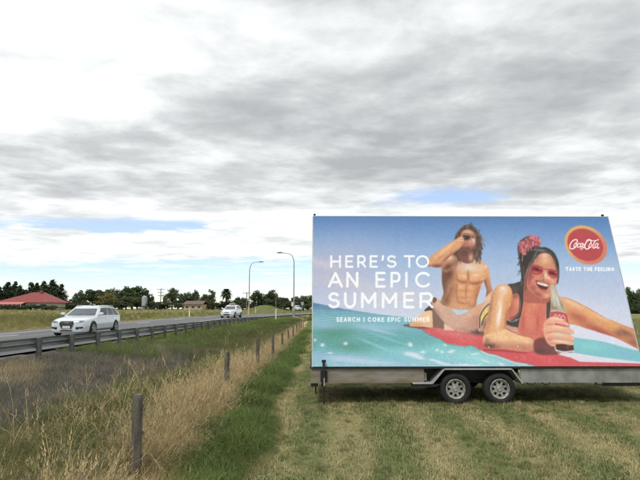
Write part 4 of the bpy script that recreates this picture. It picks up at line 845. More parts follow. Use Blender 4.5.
def trailer():
    T = empty('advertising_trailer', (TX, TY, 0), TYAW)
    tag(T, 'tandem axle galvanised trailer carrying a large leaning advertising hoarding', 'trailer')
    sl, cl = math.sin(LEAN), math.cos(LEAN)
    P = lambda u, v, d=0.: Vector((u, v*sl+d*cl, PZ+v*cl-d*sl))   # d = distance behind the poster face
    # hoarding boards, front and back
    m = MB(); m.prism([P(0, 0, .006), P(PW, 0, .006), P(PW, PH, .006), P(0, PH, .006)], P(0, 0, .046)-P(0, 0, .006)); board = m.build('front_board', ply, T)
    DEP = 2.15
    B = lambda u, v, d=0.: Vector((u, DEP-v*sl-d*cl, PZ+v*cl-d*sl))
    m = MB(); m.prism([B(0, 0, 0), B(PW, 0, 0), B(PW, PH, 0), B(0, PH, 0)], B(0, 0, .04)-B(0, 0, 0)); m.build('back_board', ply, T)
    # poster print: colours per point of a fine sheet
    nu, nv = 940, 468
    u = np.linspace(0, PW, nu); v = np.linspace(0, PH, nv); U, Vv = np.meshgrid(u, v)
    loc = np.stack([U, Vv*sl-.0*U, PZ+Vv*cl], -1)
    wx = TX+loc[..., 0]*math.cos(TYAW)-loc[..., 1]*math.sin(TYAW); wy = TY+loc[..., 0]*math.sin(TYAW)+loc[..., 1]*math.cos(TYAW)
    px, py = project(np.stack([wx, wy, loc[..., 2]], -1))
    # small trapezoid correction so that the print fills the sheet exactly
    pnt, art = paint_artwork()
    fx = np.clip((px-pnt.x0)*pnt.S-.5, 0, pnt.w-1.001); fy = np.clip((py-pnt.y0)*pnt.S-.5, 0, pnt.h-1.001)
    ix, iy = fx.astype(int), fy.astype(int); tx, ty = (fx-ix)[..., None], (fy-iy)[..., None]
    col = (art[iy, ix]*(1-tx)+art[iy, ix+1]*tx)*(1-ty)+(art[iy+1, ix]*(1-tx)+art[iy+1, ix+1]*tx)*ty
    col = np.clip(col, 0, 1); lin = np.where(col <= .04045, col/12.92, ((col+.055)/1.055)**2.4)
    I = np.arange(nu*nv).reshape(nv, nu); F = np.stack([I[:-1, :-1], I[:-1, 1:], I[1:, 1:], I[1:, :-1]], -1).reshape(-1, 4)
    me = np_mesh('poster', loc.reshape(-1, 3), F)
    a = me.color_attributes.new('print', 'FLOAT_COLOR', 'POINT'); a.data.foreach_set('color', np.concatenate([lin, np.ones(lin.shape[:2]+(1,))], -1).astype(np.float32).ravel())
    pm = bpy.data.materials.new('printed_vinyl'); pm.use_nodes = True; t = NT(pm.node_tree)
    b = t.n('ShaderNodeBsdfPrincipled'); o = t.n('ShaderNodeOutputMaterial'); t.t.links.new(b.outputs[0], o.inputs[0])
    ca = t.n('ShaderNodeAttribute', attribute_name='print'); tc = t.n('ShaderNodeTexCoord')
    hs = t.n('ShaderNodeHueSaturation'); t.set(hs.inputs['Color'], ca.outputs['Color']); hs.inputs['Value'].default_value = PRINT_VALUE; hs.inputs['Saturation'].default_value = .98
    t.set(b.inputs['Base Color'], hs.outputs[0]); b.inputs['Roughness'].default_value = .55; b.inputs['Specular IOR Level'].default_value = .18
    bp = t.n('ShaderNodeBump'); bp.inputs['Strength'].default_value = .22; bp.inputs['Distance'].default_value = .02
    t.set(bp.inputs['Height'], t.noise(tc.outputs['Object'], 2.2, 3, .5)); t.set(b.inputs['Normal'], bp.outputs[0])
    me.materials.append(pm); po = link(bpy.data.objects.new('poster', me), T)
    tag(po, 'summer beach poster with two swimmers, white lettering and a round red logo')
    # trims round the board
    for nm, q in (('side_trim', [P(-.018, -.01, .0), P(-.001, -.01, .0), P(-.001, PH+.012, .0), P(-.018, PH+.012, .0)]), ('side_trim', [P(PW+.001, -.01, .0), P(PW+.018, -.01, .0), P(PW+.018, PH+.012, .0), P(PW+.001, PH+.012, .0)]),
                  ('top_trim', [P(.001, PH+.001, .001), P(PW-.001, PH+.001, .001), P(PW-.001, PH+.012, .001), P(.001, PH+.012, .001)])):
        m = MB(); m.prism(q, P(0, 0, .05)-P(0, 0, 0)); m.build(nm, light_alu, T)
    for uu in (.03, PW-.09):
        m = MB(); m.box(P(uu, PH+.035, .02), (.045, .04, .05), bevel=.008); m.build('lifting_lug', dark_steel, T)
    # end frames and ridge hold both boards up
    for uu in (.35, 2.2, 3.9, 5.6):
        m = MB(); m.tube([P(uu, .0, .075), P(uu, PH-.1, .075)], .028, 6); m.tube([B(uu, .0, .07), B(uu, PH-.1, .07)], .028, 6)
        m.tube([P(uu, 1.5, .075), B(uu, 1.5, .07)], .022, 6); m.tube([P(uu, PH-.12, .075), B(uu, PH-.12, .07)], .022, 6); m.build('support_frame', galv, T)
    # chassis
    x_end = 6.55
    def beam(x0, x1, y, mm, name='side_beam'):
        m = MB(); sy = 1 if y < 1 else -1
        m.box(((x0+x1)/2, y+sy*.006, .52), (x1-x0, .012, .25)); m.box(((x0+x1)/2, y+sy*.04, .639), (x1-x0, .056, .012)); m.box(((x0+x1)/2, y+sy*.04, .401), (x1-x0, .056, .012))
        return m.build(name, mm, T)
    beam(-.03, 2.02, .03, galv_stain); beam(3.78, x_end, .03, galv); beam(-.03, x_end, DEP-.03, galv)
    m = MB(); m.box((2.9, .33, .52), (1.9, .02, .24)); m.build('wheel_well_panel', dark_steel, T)
    m = MB(); m.box((3., DEP/2, .66), (6.1, DEP-.14, .02)); m.build('deck', dark_steel, T)
    for xx in (.02, 1.2, 2.05, 3.75, 4.9, 6.1): m = MB(); m.box((xx, DEP/2, .5), (.06, DEP-.2, .14)); m.build('cross_member', galv, T)
    m = MB(); m.box((3., .012, .668), (6.06, .02, .03)); m.build('gap_strip', dark_steel, T)
    # tandem mudguard, folded plate
    for yy, s in ((-.035, 1), (DEP+.035, -1)):
        m = MB(); pr = [(1.80, .385), (2.16, .385), (2.385, .635), (3.60, .635), (3.78, .385)]
        th = .022
        for (xa, za), (xb, zb) in zip(pr[:-1], pr[1:]):
            d = Vector((xb-xa, 0, zb-za)).normalized(); n = Vector((-d.z, 0, d.x))*th
            a, b_ = Vector((xa, yy, za)), Vector((xb, yy, zb))
            m.prism([a, b_, b_+n, a+n], (0, s*.33, 0))
        m.build('mudguard', light_alu, T)
        m = MB(); m.prism([(1.82, yy+s*.012, .33), (2.2, yy+s*.012, .33), (2.3, yy+s*.012, .375), (1.8, yy+s*.012, .375)], (0, s*.25, 0)); m.build('mud_flap', rubber, T)
        for xx in (2.585, 3.39): wheel(T, xx, yy+s*.13, .288, .29, .18, -s)
    for xx in (2.585, 3.39): m = MB(); m.tube([(xx, .2, .29), (xx, DEP-.2, .29)], .032, 8); m.build('axle', dark_steel, T)
    for yy in (.28, DEP-.28): m = MB(); m.tube([(2.35, yy, .42), (2.585, yy, .34), (2.99, yy, .40), (3.39, yy, .34), (3.62, yy, .42)], .028, 6); m.build('leaf_spring', dark_steel, T)
    # corner jacks, tail bar, hooks, drawbar
    for xx, yy in ((.20, -.05), (6.3, -.05), (.2, DEP+.05), (6.3, DEP+.05)):
        m = MB(); m.tube([(xx, yy, .77), (xx, yy, .26)], .022, 8); m.tube([(xx, yy, .3), (xx, yy, .0)], .015, 8); m.box((xx, yy, .006), (.12, .1, .012)); m.box((xx, yy, .79), (.075, .05, .05)); m.box((xx, yy+(.05 if yy < 1 else -.05), .52), (.12, .03, .2)); m.build('corner_jack', dark_steel, T)
        m = MB(); m.tube([(xx+.005, yy-.04, .5), (xx+.005, yy-.04, .36)], .011, 6); m.build('jack_handle', light_alu, T)
    m = MB(); m.box((.03, .1, .36), (.13, .1, .06)); m.box((.055, .1, .27), (.03, .04, .16)); m.build('rear_coupling', dark_steel, T)
    m = MB(); m.box((5.85, .08, .36), (1.1, .04, .06)); m.build('tool_rail', dark_steel, T)
    for xx in (3.95, 4.22, 5.2): m = MB(); m.tube([(xx-.07, .02, .40), (xx-.02, 0., .372), (xx+.05, .0, .376), (xx+.09, .02, .40)], .011, 6); m.build('rope_hook', dark_steel, T)
    m = MB(); m.tube([(6.5, .3, .46), (7.9, DEP/2, .46)], .05, 6); m.tube([(6.5, DEP-.3, .46), (7.9, DEP/2, .46)], .05, 6); m.box((8., DEP/2, .48), (.3, .09, .1), bevel=.02); m.build('drawbar', galv, T)
PRINT_VALUE = 1.0
trailer()

# ---------------------------------------------------------------- guard rail
rail_steel = mat('weathered_rail_steel', srgb(150, 156, 154), .55, .2, vscale=1.1, col2=srgb(108, 112, 108), bump=.2, stretch=(1, .4, 1))
post_steel = mat('weathered_rail_post', srgb(96, 98, 96), .7, .1, var=.35)
def guard_rail():
    G = empty('guard_rail', (-8.85+float(road_shift(16)), 16, gz(-8.85+float(road_shift(16)), 16)))
    tag(G, 'long weathered steel guard rail on posts along the road', 'guard rail')
    o = Vector(G.location)
    LR = -8.85; ys = [15.85+2*k for k in range(-5, 23)]
    top = lambda y: float(np.interp(y, [0, 40, 61], [.87, .86, .80]))
    pt = lambda y, dl=0., dz=0.: Vector((LR+dl+float(road_shift(y)), y, top(y)+dz))-o
    prof = [(0, 0), (-.012, -.018), (-.075, -.05), (-.085, -.075), (-.075, -.1), (-.012, -.135), (0, -.155), (-.012, -.175), (-.075, -.21), (-.085, -.235), (-.075, -.26), (-.012, -.292), (0, -.31)]
    for i in range(0, len(ys)-1, 2):
        a, b = ys[i], ys[min(i+2, len(ys)-1)]
        m = MB(); n = 4; rows = []
        for k in range(n+1):
            y = a+(b-a)*k/n; rows.append([pt(y+.02*(k == n), p[0]-.004*(i % 4 == 0), p[1]) for p in prof]+[pt(y+.02*(k == n), p[0]+.006-.004*(i % 4 == 0), p[1]) for p in prof[::-1]])
        m.grid(rows, loop=True); m.build('rail_panel', rail_steel, G, False)
    yE = ys[-1]; m = MB(); m.lathe([(.14, -.16), (.15, -.15), (.15, .15), (.14, .16)], pt(yE+.1, -.06, -.155), 'Z', 14); m.build('rail_end', rail_steel, G)
    for y in ys:
        p = pt(y, .09, 0); zg = gz(p.x+o.x, y)-o.z
        m = MB(); h = p.z-.0-(zg-.15); m.box((p.x, p.y, zg-.15+h/2), (.13, .11, h), bevel=.008); m.build('post', post_steel, G)
        m = MB(); m.box((p.x-.075, p.y, p.z-.155), (.03, .09, .28)); m.build('spacer', post_steel, G)
guard_rail()

# ---------------------------------------------------------------- wire fence
wood = mat('weathered_fence_wood', srgb(112, 106, 96), .85, vscale=7, col2=srgb(74, 70, 62), bump=.6, bscale=30, stretch=(3, 3, .5))
wire_m = mat('fence_wire', srgb(120, 118, 112), .5, .7)
def fence():
    Fn = empty('wire_fence', (-1.85, 5.2, gz(-1.85, 5.2)))
    tag(Fn, 'grey wooden post and wire fence running through the dry grass', 'fence')
    o = Vector(Fn.location); tops = [.9, .885, .875, .73, .55, .5, .56, .52, .5, .5, .5, .5]
    P = []; r = random.Random(4)
    for k in range(-1, 11):
        y = 5.22+5.2*k; x = {0: -1.765, 1: -1.82}.get(k, -1.86)+r.uniform(-.01, .01); zt = tops[max(k, 0)]; zg = gz(x, y)
        zt = max(zt, zg+.62); P.append((x, y, zt, zg))
        rad = .052; m = MB(); lean = r.uniform(-.02, .02); n = 10
        rings = []
        for z, q in ((zg-.2-o.z, 1.05), (zg+.3-o.z, 1.), (zt-.03-o.z, .95), (zt-o.z, .86)):
            rings.append([Vector((x-o.x+lean*(z+o.z-zg)+rad*q*math.cos(a)*(1+.08*math.sin(3*a+k)), y-o.y+rad*q*math.sin(a)*(1+.07*math.cos(2*a+k)), z)) for a in np.arange(n)*2*math.pi/n])
        V = m.grid(rings, loop=True); m.bm.faces.new(V[-1]); m.build('post', wood, Fn, False)
        for hz in (.14, .36, .58):
            m = MB(); m.box((x-o.x+rad+.004, y-o.y, zt-hz-o.z), (.012, .02, .035)); m.build('staple', wire_m, Fn)
    for hz in (.14, .36, .58, .76):
        m = MB(); pts = []
        for (x, y, zt, zg) in P: pts.append((x+.068-o.x, y-o.y, zt-hz-o.z))
        q = []
        for a, b in zip(pts[:-1], pts[1:]):
            for f in (0, .25, .5, .75): q.append((a[0]+(b[0]-a[0])*f, a[1]+(b[1]-a[1])*f, a[2]+(b[2]-a[2])*f-.03*math.sin(math.pi*f)))
        q.append(pts[-1]); m.tube(q, .0022, 4); m.build('wire', wire_m, Fn)
fence()

# ---------------------------------------------------------------- cars
from mathutils.bvhtree import BVHTree
white_paint = mat('white_car_paint', srgb(222, 226, 228), .22, 0, spec=.5, coat=.6)
silver_paint = mat('pale_silver_car_paint', srgb(205, 212, 218), .22, .1, coat=.6)
glass_dark = mat('car_glass', srgb(46, 52, 56), .06, 0, spec=.9)
glass_pale = mat('car_windscreen', srgb(92, 100, 104), .05, 0, spec=.5)  # paler than the other panes: reflected sky is put into the base colour
black_trim = mat('black_trim', srgb(24, 25, 26), .5)
chrome = mat('chrome', srgb(205, 208, 210), .15, .9)
lens_m = mat('head_lamp_lens', srgb(150, 158, 164), .08, .3, col2=srgb(84, 90, 96), vscale=9)
alloy = mat('alloy_wheel', srgb(176, 180, 182), .3, .6)
red_lens = mat('red_lens', srgb(150, 20, 22), .2)
plate_m = mat('number_plate', srgb(205, 206, 200), .5)
skirt_m = mat('grey_skirt', srgb(120, 124, 128), .5)
def car(name, loc, heading, sc=1., paint_=white_paint, kind='wagon', detail=True):
    """car body lofted from stations; +x is the nose. heading = direction of the nose about Z"""
    K = empty(name, loc, heading); K.scale = (sc, sc, sc)
    wag = kind == 'wagon'
    if wag:
        st = [(2.36, .21, .60, .56), (2.31, .15, .70, .72), (2.14, .13, .765, .845), (1.62, .14, .85, .895), (1.0, .18, .925, .905), (0, .18, .945, .91), (-1.2, .18, .975, .91), (-1.95, .2, .99, .875), (-2.22, .25, .97, .82), (-2.36, .34, .88, .70)]
        gh = (1.02, .26, -2.14, -1.74, .84, .63, .90, 1.40, 1.462); fr, rr_ = 1.44, -1.37
        sidew = [(.05, .40), (.44, .70), (.74, .95)]
    else:
        st = [(1.98, .27, .62, .54), (1.93, .20, .74, .70), (1.78, .17, .82, .80), (1.35, .17, .90, .845), (.8, .18, .97, .855), (0, .18, .99, .86), (-1.0, .18, 1.0, .855), (-1.6, .2, 1.0, .83), (-1.86, .25, .96, .77), (-1.96, .34, .86, .66)]
        gh = (.92, .15, -1.78, -1.38, .79, .60, .94, 1.46, 1.52); fr, rr_ = 1.22, -1.16
        sidew = [(.05, .46), (.50, .82), (.85, .96)]
    m = MB(); rows = []
    for x, zb, zt, w in st:
        h = zt-zb
        half = [(0, zb), (.55*w, zb), (.86*w, zb+.02), (.975*w, zb+.12*h), (1.0*w, zb+.42*h), (.985*w, zb+.68*h), (.955*w, zb+.88*h), (.86*w, zt-.012), (.6*w, zt+.012), (0, zt+.025)]
        rows.append([Vector((x, y, z)) for y, z in half]+[Vector((x, -y, z)) for y, z in half[-2:0:-1]])
    V = m.grid(rows, loop=True); m.bm.faces.new(V[0][::-1]); m.bm.faces.new(V[-1])
    body = m.build('body', paint_, K, True)
    sb = body.modifiers.new('smooth', 'SUBSURF'); sb.levels = 2; sb.render_levels = 2
    dg = bpy.context.evaluated_depsgraph_get(); dg.update()
    ev = body.evaluated_get(dg); me2 = bpy.data.meshes.new_from_object(ev); bvh = BVHTree.FromPolygons([v.co.copy() for v in me2.vertices], [list(p.vertices) for p in me2.polygons])
    body.modifiers.clear(); old = body.data; body.data = me2; bpy.data.meshes.remove(old)
    def hit(org, d):
        h = bvh.ray_cast(Vector(org), Vector(d)); return h[0], h[1]
    def patch(pname, poly, axis, mm, off=.005, rings=3, parent=None, sign=1):
        """flat polygon pressed on the body from the front ('F'), back ('B') or side ('S')"""
        P = []; n = len(poly)
        for i in range(n):
            a, b = poly[i], poly[(i+1) % n]
            for f in (0, .34, .67): P.append((a[0]+(b[0]-a[0])*f, a[1]+(b[1]-a[1])*f))
        c = (sum(p[0] for p in P)/len(P), sum(p[1] for p in P)/len(P))
        mm_ = MB(); R_ = []
        for k in range(1, rings+1):
            q = k/rings; r = []
            for p in P:
                a, b = c[0]+(p[0]-c[0])*q, c[1]+(p[1]-c[1])*q
                if axis == 'F': org, d = (4, a, b), (-1, 0, 0)
                elif axis == 'B': org, d = (-4, a, b), (1, 0, 0)
                else: org, d = (a, 3*sign, b), (0, -sign, 0)
                co, no = hit(org, d)
                if co is None: co, no = (Vector((st[0][0], a, b)) if axis == 'F' else Vector((st[-1][0], a, b)) if axis == 'B' else Vector((a, .9*sign, b))), -Vector(d)
                r.append(co-Vector(d)*off)
            R_.append(r)
        V = mm_.grid(R_, loop=True); mm_.bm.faces.new(V[0]); return mm_.build(pname, mm, parent or K, True)
    # greenhouse
    xf0, xf1, xr0, xr1, w0, w1, z0, z1, zc = gh
    def ring(z, shr=1., off=0.):
        s = (z-z0)/(z1-z0); s2 = min(max(s, 0.), 1.); xf = xf0+(xf1-xf0)*s2; xr = xr0+(xr1-xr0)*s2; w = (w0+(w1-w0)*s2**1.25)
        cx = (xf+xr)/2; q = []
        side = lambda t: (xf-.07+(xr+.06-(xf-.07))*t, w+off)
        half = [(xf+.08+off, 0), (xf+.06+off, .45*w), (xf+off, .86*w), side(0)]+[side(t) for ab in sidew for t in ab]+[side(1.), (xr-off, .85*w), (xr-.02-off, .45*w), (xr-.03-off, 0)]
        full = half+[(x, -y) for x, y in half[-2:0:-1]]
        xm, hl = (xf1+xr1)/2+.15, (xf1-xr1)/2
        return [Vector((cx+(x-cx)*shr, y*shr, z-.055*s2*min(abs(x-xm)/hl, 1.25)**2)) for x, y in full], len(half)
    m = MB(); zs = [(z0-.05, 1.)]+[(z0+.065+(z1-.06-z0-.065)*k/3, 1.) for k in range(4)]+[(z1-.01, 1.)]
    rows = [ring(z, s)[0] for z, s in zs]+[ring(z1, .955)[0], ring(z1, .7)[0]]
    for v in rows[-2]: v.z += (zc-z1)*.55
    for v in rows[-1]: v.z += zc-z1
    V = m.grid(rows, loop=True); m.bm.faces.new(V[-1]); m.build('roof', paint_, K, True)
    _, nh = ring(z0); nf = 2*(nh-1)
    def pane(pname, cols, mm, za=z0+.065, zb=z1-.06, off=.010):
        m = MB(); rows = []
        for k in range(4):
            r = ring(za+(zb-za)*k/3, 1., off)[0]; rows.append([r[c % nf] for c in cols])
        m.grid(rows); return m.build(pname, mm, K, True)
    pane('windscreen', [-2, -1, 0, 1, 2], glass_pale)
    for k in range(3):
        c = 4+2*k; pane('side_window', [c, c+1], glass_dark); pane('side_window', [nf-c-1, nf-c], glass_dark)
    pane('rear_window', [nh-3, nh-2, nh-1, nh, nh+1], glass_dark)
    # wheels and arches
    wr = .325; W = .9 if wag else .85
    for x in (fr, rr_):
        for s in (1, -1):
            arc = [(x+(wr+.055)*math.cos(a), .33+(wr+.055)*math.sin(a)) for a in np.linspace(-.35, math.pi+.35, 14)]
            patch('wheel_arch', arc, 'S', black_trim, .004, 2, sign=s)
            Wl = empty('wheel', (x, s*(W-.085), wr)); Wl.parent = K
            m = MB(); m.lathe([(wr*.66, -.1), (wr*.9, -.11), (wr, -.08), (wr, .08), (wr*.9, .11), (wr*.66, .1)], axis='Y', n=26, close=True); m.build('tyre', rubber, Wl, True)
            m = MB(); m.lathe([(wr*.68, s*.1), (wr*.66, s*.112), (wr*.6, s*.1), (wr*.6, s*.06)], axis='Y', n=26, cap=False)
            for k in range(5):
                a = k*2*math.pi/5+.3; m.box((math.cos(a)*wr*.34, s*.095, math.sin(a)*wr*.34), (wr*.6, .02, wr*.17), Matrix.Rotation(-a, 3, 'Y'))
            m.lathe([(wr*.15, s*.11), (wr*.15, s*.07), (.001, s*.07), (.001, s*.11)], axis='Y', n=12); m.build('rim', alloy, Wl); m = MB(); m.lathe([(wr*.66, s*.05), (wr*.66, s*.03), (.001, s*.03), (.001, s*.05)], axis='Y', n=20); m.build('brake_disc', dark_steel, Wl)
    xn = st[0][0]; hw = st[2][3]
    # face of the car
    if wag:
        g = patch('grille', [(-.30, .70), (.30, .70), (.345, .60), (.30, .47), (.22, .33), (-.22, .33), (-.30, .47), (-.345, .60)], 'F', black_trim, .008)
        m = MB(); pts = []
        for a, b in [(-.30, .70), (.30, .70), (.345, .60), (.30, .47), (.22, .33), (-.22, .33), (-.30, .47), (-.345, .60), (-.30, .70)]:
            co, _ = hit((4, a, b), (-1, 0, 0)); pts.append((co or Vector((xn, a, b)))+Vector((.012, 0, 0)))
        m.tube(pts, .012, 6); m.build('grille_surround', chrome, g)
        for zz in (.42, .48, .54, .60, .65):
            m = MB(); co, _ = hit((4, 0, zz), (-1, 0, 0)); m.box((co.x+.011, 0, zz), (.008, .5, .009)); m.build('grille_bar', skirt_m, g)
        for k in range(4):
            m = MB(); yy = (k-1.5)*.052; co, _ = hit((4, yy, .63), (-1, 0, 0)); c = co+Vector((.022, 0, 0))
            m.tube([c+Vector((0, math.cos(a)*.033, math.sin(a)*.033)) for a in np.linspace(0, 2*math.pi, 17)], .0055, 5, False); m.build('emblem_ring', chrome, g)
        for s in (1, -1):
            patch('headlight', [(s*.40, .63), (s*.46, .695), (s*.66, .735), (s*.80, .735), (s*.79, .66), (s*.60, .615)], 'F', lens_m, .008)
            patch('air_intake', [(s*.42, .42), (s*.72, .45), (s*.76, .36), (s*.45, .31)], 'F', black_trim, .006)
            patch('fog_lamp', [(s*.56, .40), (s*.63, .41), (s*.64, .355), (s*.57, .345)], 'F', lens_m, .012, 1)
        patch('lower_grille', [(-.3, .285), (.3, .285), (.28, .235), (-.28, .235)], 'F', black_trim, .006)
        m = MB(); co, _ = hit((4, 0, .42), (-1, 0, 0)); m.box((co.x+.02, 0, .425), (.012, .36, .115), bevel=.006); pl = m.build('number_plate', plate_m, K)
    else:
        patch('grille', [(-.30, .68), (.30, .68), (.26, .6), (-.26, .6)], 'F', black_trim, .008)
        patch('lower_grille', [(-.42, .44), (.42, .44), (.36, .3), (-.36, .3)], 'F', black_trim, .008)
        for s in (1, -1): patch('headlight', [(s*.40, .64), (s*.50, .74), (s*.74, .80), (s*.72, .68)], 'F', lens_m, .008); patch('fog_lamp', [(s*.5, .42), (s*.62, .42), (s*.62, .34), (s*.5, .34)], 'F', black_trim, .006)
        m = MB(); co, _ = hit((4, 0, .48), (-1, 0, 0)); m.box((co.x+.02, 0, .5), (.012, .36, .115)); m.build('number_plate', plate_m, K)
    # sides: sills, seams, handles, mirrors
    for s in (1, -1):
        patch('sill', [(fr-.42, .30), (rr_+.42, .32), (rr_+.42, .22), (fr-.42, .2)], 'S', skirt_m, .008, sign=s)
        for x in ((.88, -.22, -1.18) if wag else (.72, -.45)):
            patch('door_seam', [(x, .88), (x+.012, .88), (x+.012, .34), (x, .34)], 'S', black_trim, .003, 1, sign=s)
        for x in ((-.02, -.98) if wag else (-.28,)):
            h = patch('door_handle', [(x, .80), (x-.18, .81), (x-.18, .78), (x, .77)], 'S', paint_ if not wag else chrome, .03, 2, sign=s)
        zb_ = z0+.05; xm = xf0-.25
        m = MB(); m.box((xm, s*(w0+.12), zb_+.08), (.12, .2, .13), bevel=.035); m.tube([(xm+.02, s*(w0-.03), zb_+.03), (xm, s*(w0+.08), zb_+.06)], .02, 6); mi = m.build('mirror', paint_, K, True)
        patch('tail_lamp', [(s*.5, .86), (s*(hw-.1), .86), (s*(hw-.1), .72), (s*.5, .74)], 'B', red_lens, .008)
        if wag:
            m = MB(); m.tube([(xf1-.1, s*(w1-.03), z1+.0), (xf1-.25, s*(w1-.035), z1+.055), (xr1+.3, s*(w1-.035), z1+.055), (xr1+.12, s*(w1-.03), z1+.0)], .014, 6); m.build('roof_rail', chrome, K)
    for s in (.32, -.32):
        m = MB(); a = Vector((xf0+.10, s, z0+.05)); b = Vector((xf0-.02, s+.42, z0+.13)); m.tube([a, b], .008, 4); m.build('wiper', black_trim, K)
    return K
def road_pt(L, y): return Vector((L+float(road_shift(y)), y, float(road_z(y))))
def road_heading(y):
    d = float(road_shift(y+1)-road_shift(y-1))/2; return math.atan2(-1, -d)        # toward the camera
p = at(88, 330, 28.6); c1 = car('estate_car', (p.x, 28.6, float(road_z(28.6))+.004), road_heading(28.6)+R(1.5), 1.06, silver_paint, 'wagon')
tag(c1, 'white estate car with roof rails driving toward us beside the guard rail', 'car')
p = at(231.5, 316, 63.); c2 = car('hatchback_car', (p.x, 63, float(road_z(63))+.004), road_heading(63), 1.0, white_paint, 'hatch')
tag(c2, 'white hatchback with a load on its roof, approaching past the end of the guard rail', 'car')
m = MB(); m.box((-.25, 0, 1.62), (.8, .62, .16), bevel=.05); m.box((.1, 0, 1.53), (.05, .9, .05)); m.box((-.6, 0, 1.53), (.05, .9, .05)); m.build('roof_load', mat('roof_load_cover', srgb(170, 164, 160), .7, var=.3), c2)
yq = 148.; p = at(297.5, 308, yq); c3 = car('distant_car', (p.x, yq, gz(p.x, yq)+.05), R(-70), 1., white_paint, 'hatch'); 
tag(c3, 'tiny white car parked far off, just right of the right street lamp', 'car')

# ---------------------------------------------------------------- street furniture
lamp_grey = mat('lamp_post_steel', srgb(168, 172, 172), .5, .3, var=.2)
lamp_head = mat('lamp_head_grey', srgb(120, 124, 126), .5, .2)
def street_lamp(x, y, h, arm, label):
    S = empty('street_lamp', (x, y, gz(x, y))); tag(S, label, 'street lamp', 'street lamps along the road')
    m = MB(); m.tube([(0, 0, -.2), (0, 0, 1.2), (0, 0, h-1.4), (arm*.06, 0, h-.75), (arm*.2, 0, h-.3), (arm*.42, 0, h-.06), (arm, 0, h+.05)], [.11, .1, .075, .065, .055, .05, .045], 10); m.build('pole', lamp_grey, S, True)
    m = MB(); m.lathe([(.16, 0), (.16, .5), (.12, .55)], n=12); m.build('base_sleeve', lamp_grey, S)
    sg = 1 if arm > 0 else -1
    m = MB(); m.prism([(arm-.1*sg, -.1, h+.0), (arm+.75*sg, -.13, h+.05), (arm+.8*sg, -.08, h+.12), (arm+.3*sg, -.1, h+.19), (arm-.1*sg, -.07, h+.12)], (0, .24, 0)); hd = m.build('lamp_head', lamp_head, S)
    m = MB(); m.box((arm+.42*sg, 0, h+.005), (.5, .18, .05)); m.build('lens', mat('lamp_lens', srgb(210, 214, 214), .2), hd)
p = at(249, 304, 92); street_lamp(p.x, 92, 9.5-.25, 1.7, 'grey street lamp on the grass mound, arm reaching right over the road')
p = at(293.8, 306, 75); street_lamp(p.x, 75, 9.5, -1.75, 'grey street lamp nearest the hoarding, arm reaching left over the road')
white_post = mat('white_marker', srgb(226, 226, 222), .5, var=.15); yel_post = mat('pale_yellow_marker', srgb(206, 194, 132), .6, var=.2); refl = mat('red_reflector', srgb(176, 60, 52), .4)
def marker(px, Y, top_px, m_, label, w=.1):
    p = at(px, 309, Y); zg = gz(p.x, Y); zt = at(px, top_px, Y).z
    S = empty('marker_post', (p.x, Y, zg)); tag(S, label, 'marker post', 'marker posts along the road')
    h = max(zt-zg, .8); m = MB(); m.prism([(-w/2, 0, -.1), (w/2, 0, -.1), (w/2, 0, h-.04), (0, 0, h), (-w/2, 0, h-.04)], (0, .04, 0)); m.build('stake', m_, S)
    m = MB(); m.box((0, -.008, h-.2), (w*.7, .012, .12)); m.build('reflector', refl, S)
marker(189.5, 74, 308.5, white_post, 'white marker post on the far verge left of the approaching hatchback', .16)
marker(248.5, 90, 305.5, yel_post, 'pale yellow marker post at the foot of the left street lamp', .22)
marker(255.5, 96, 306.5, yel_post, 'pale yellow marker post just right of the left street lamp', .2)
def white_foot_pole():
    Y = 66.; p = at(276, 309, Y); zg = gz(p.x, Y); zt = at(276.3, 292.5, Y).z
    S = empty('roadside_pole', (p.x, Y, zg)); tag(S, 'thin grey roadside pole with a white painted foot', 'pole')
    h = zt-zg; m = MB(); m.tube([(0, 0, h*.42), (0, 0, h)], [.055, .045], 8); m.build('shaft', mat('pole_grey_wood', srgb(120, 112, 104), .8, var=.3), S)
    m = MB(); m.tube([(0, 0, -.1), (0, 0, h*.42)], [.085, .075], 10); m.build('painted_foot', white_post, S)
    m = MB(); m.box((0, -.03, h-.12), (.2, .03, .2)); m.build('cap_plate', lamp_grey, S)
white_foot_pole()
def sign(px, py, Y, w, h, label, m_):
    p = at(px, py, Y); zg = gz(p.x, Y); S = empty('road_sign', (p.x, Y, zg)); tag(S, label, 'road sign', 'small road signs far down the road')
    m = MB(); m.tube([(0, .03, -.1), (0, .03, p.z-zg+h*.4)], .035, 6); m.build('sign_post', lamp_grey, S)
    m = MB(); m.box((0, 0, p.z-zg), (w, .02, h), bevel=.006); m.build('sign_panel', m_, S)
sign(292.6, 304.2, 95, .45, .75, 'small white road sign at the foot of the right street lamp', white_post)
sign(302.3, 303.6, 88, .5, .55, 'small pale road sign between the right street lamp and the hoarding', lamp_grey)

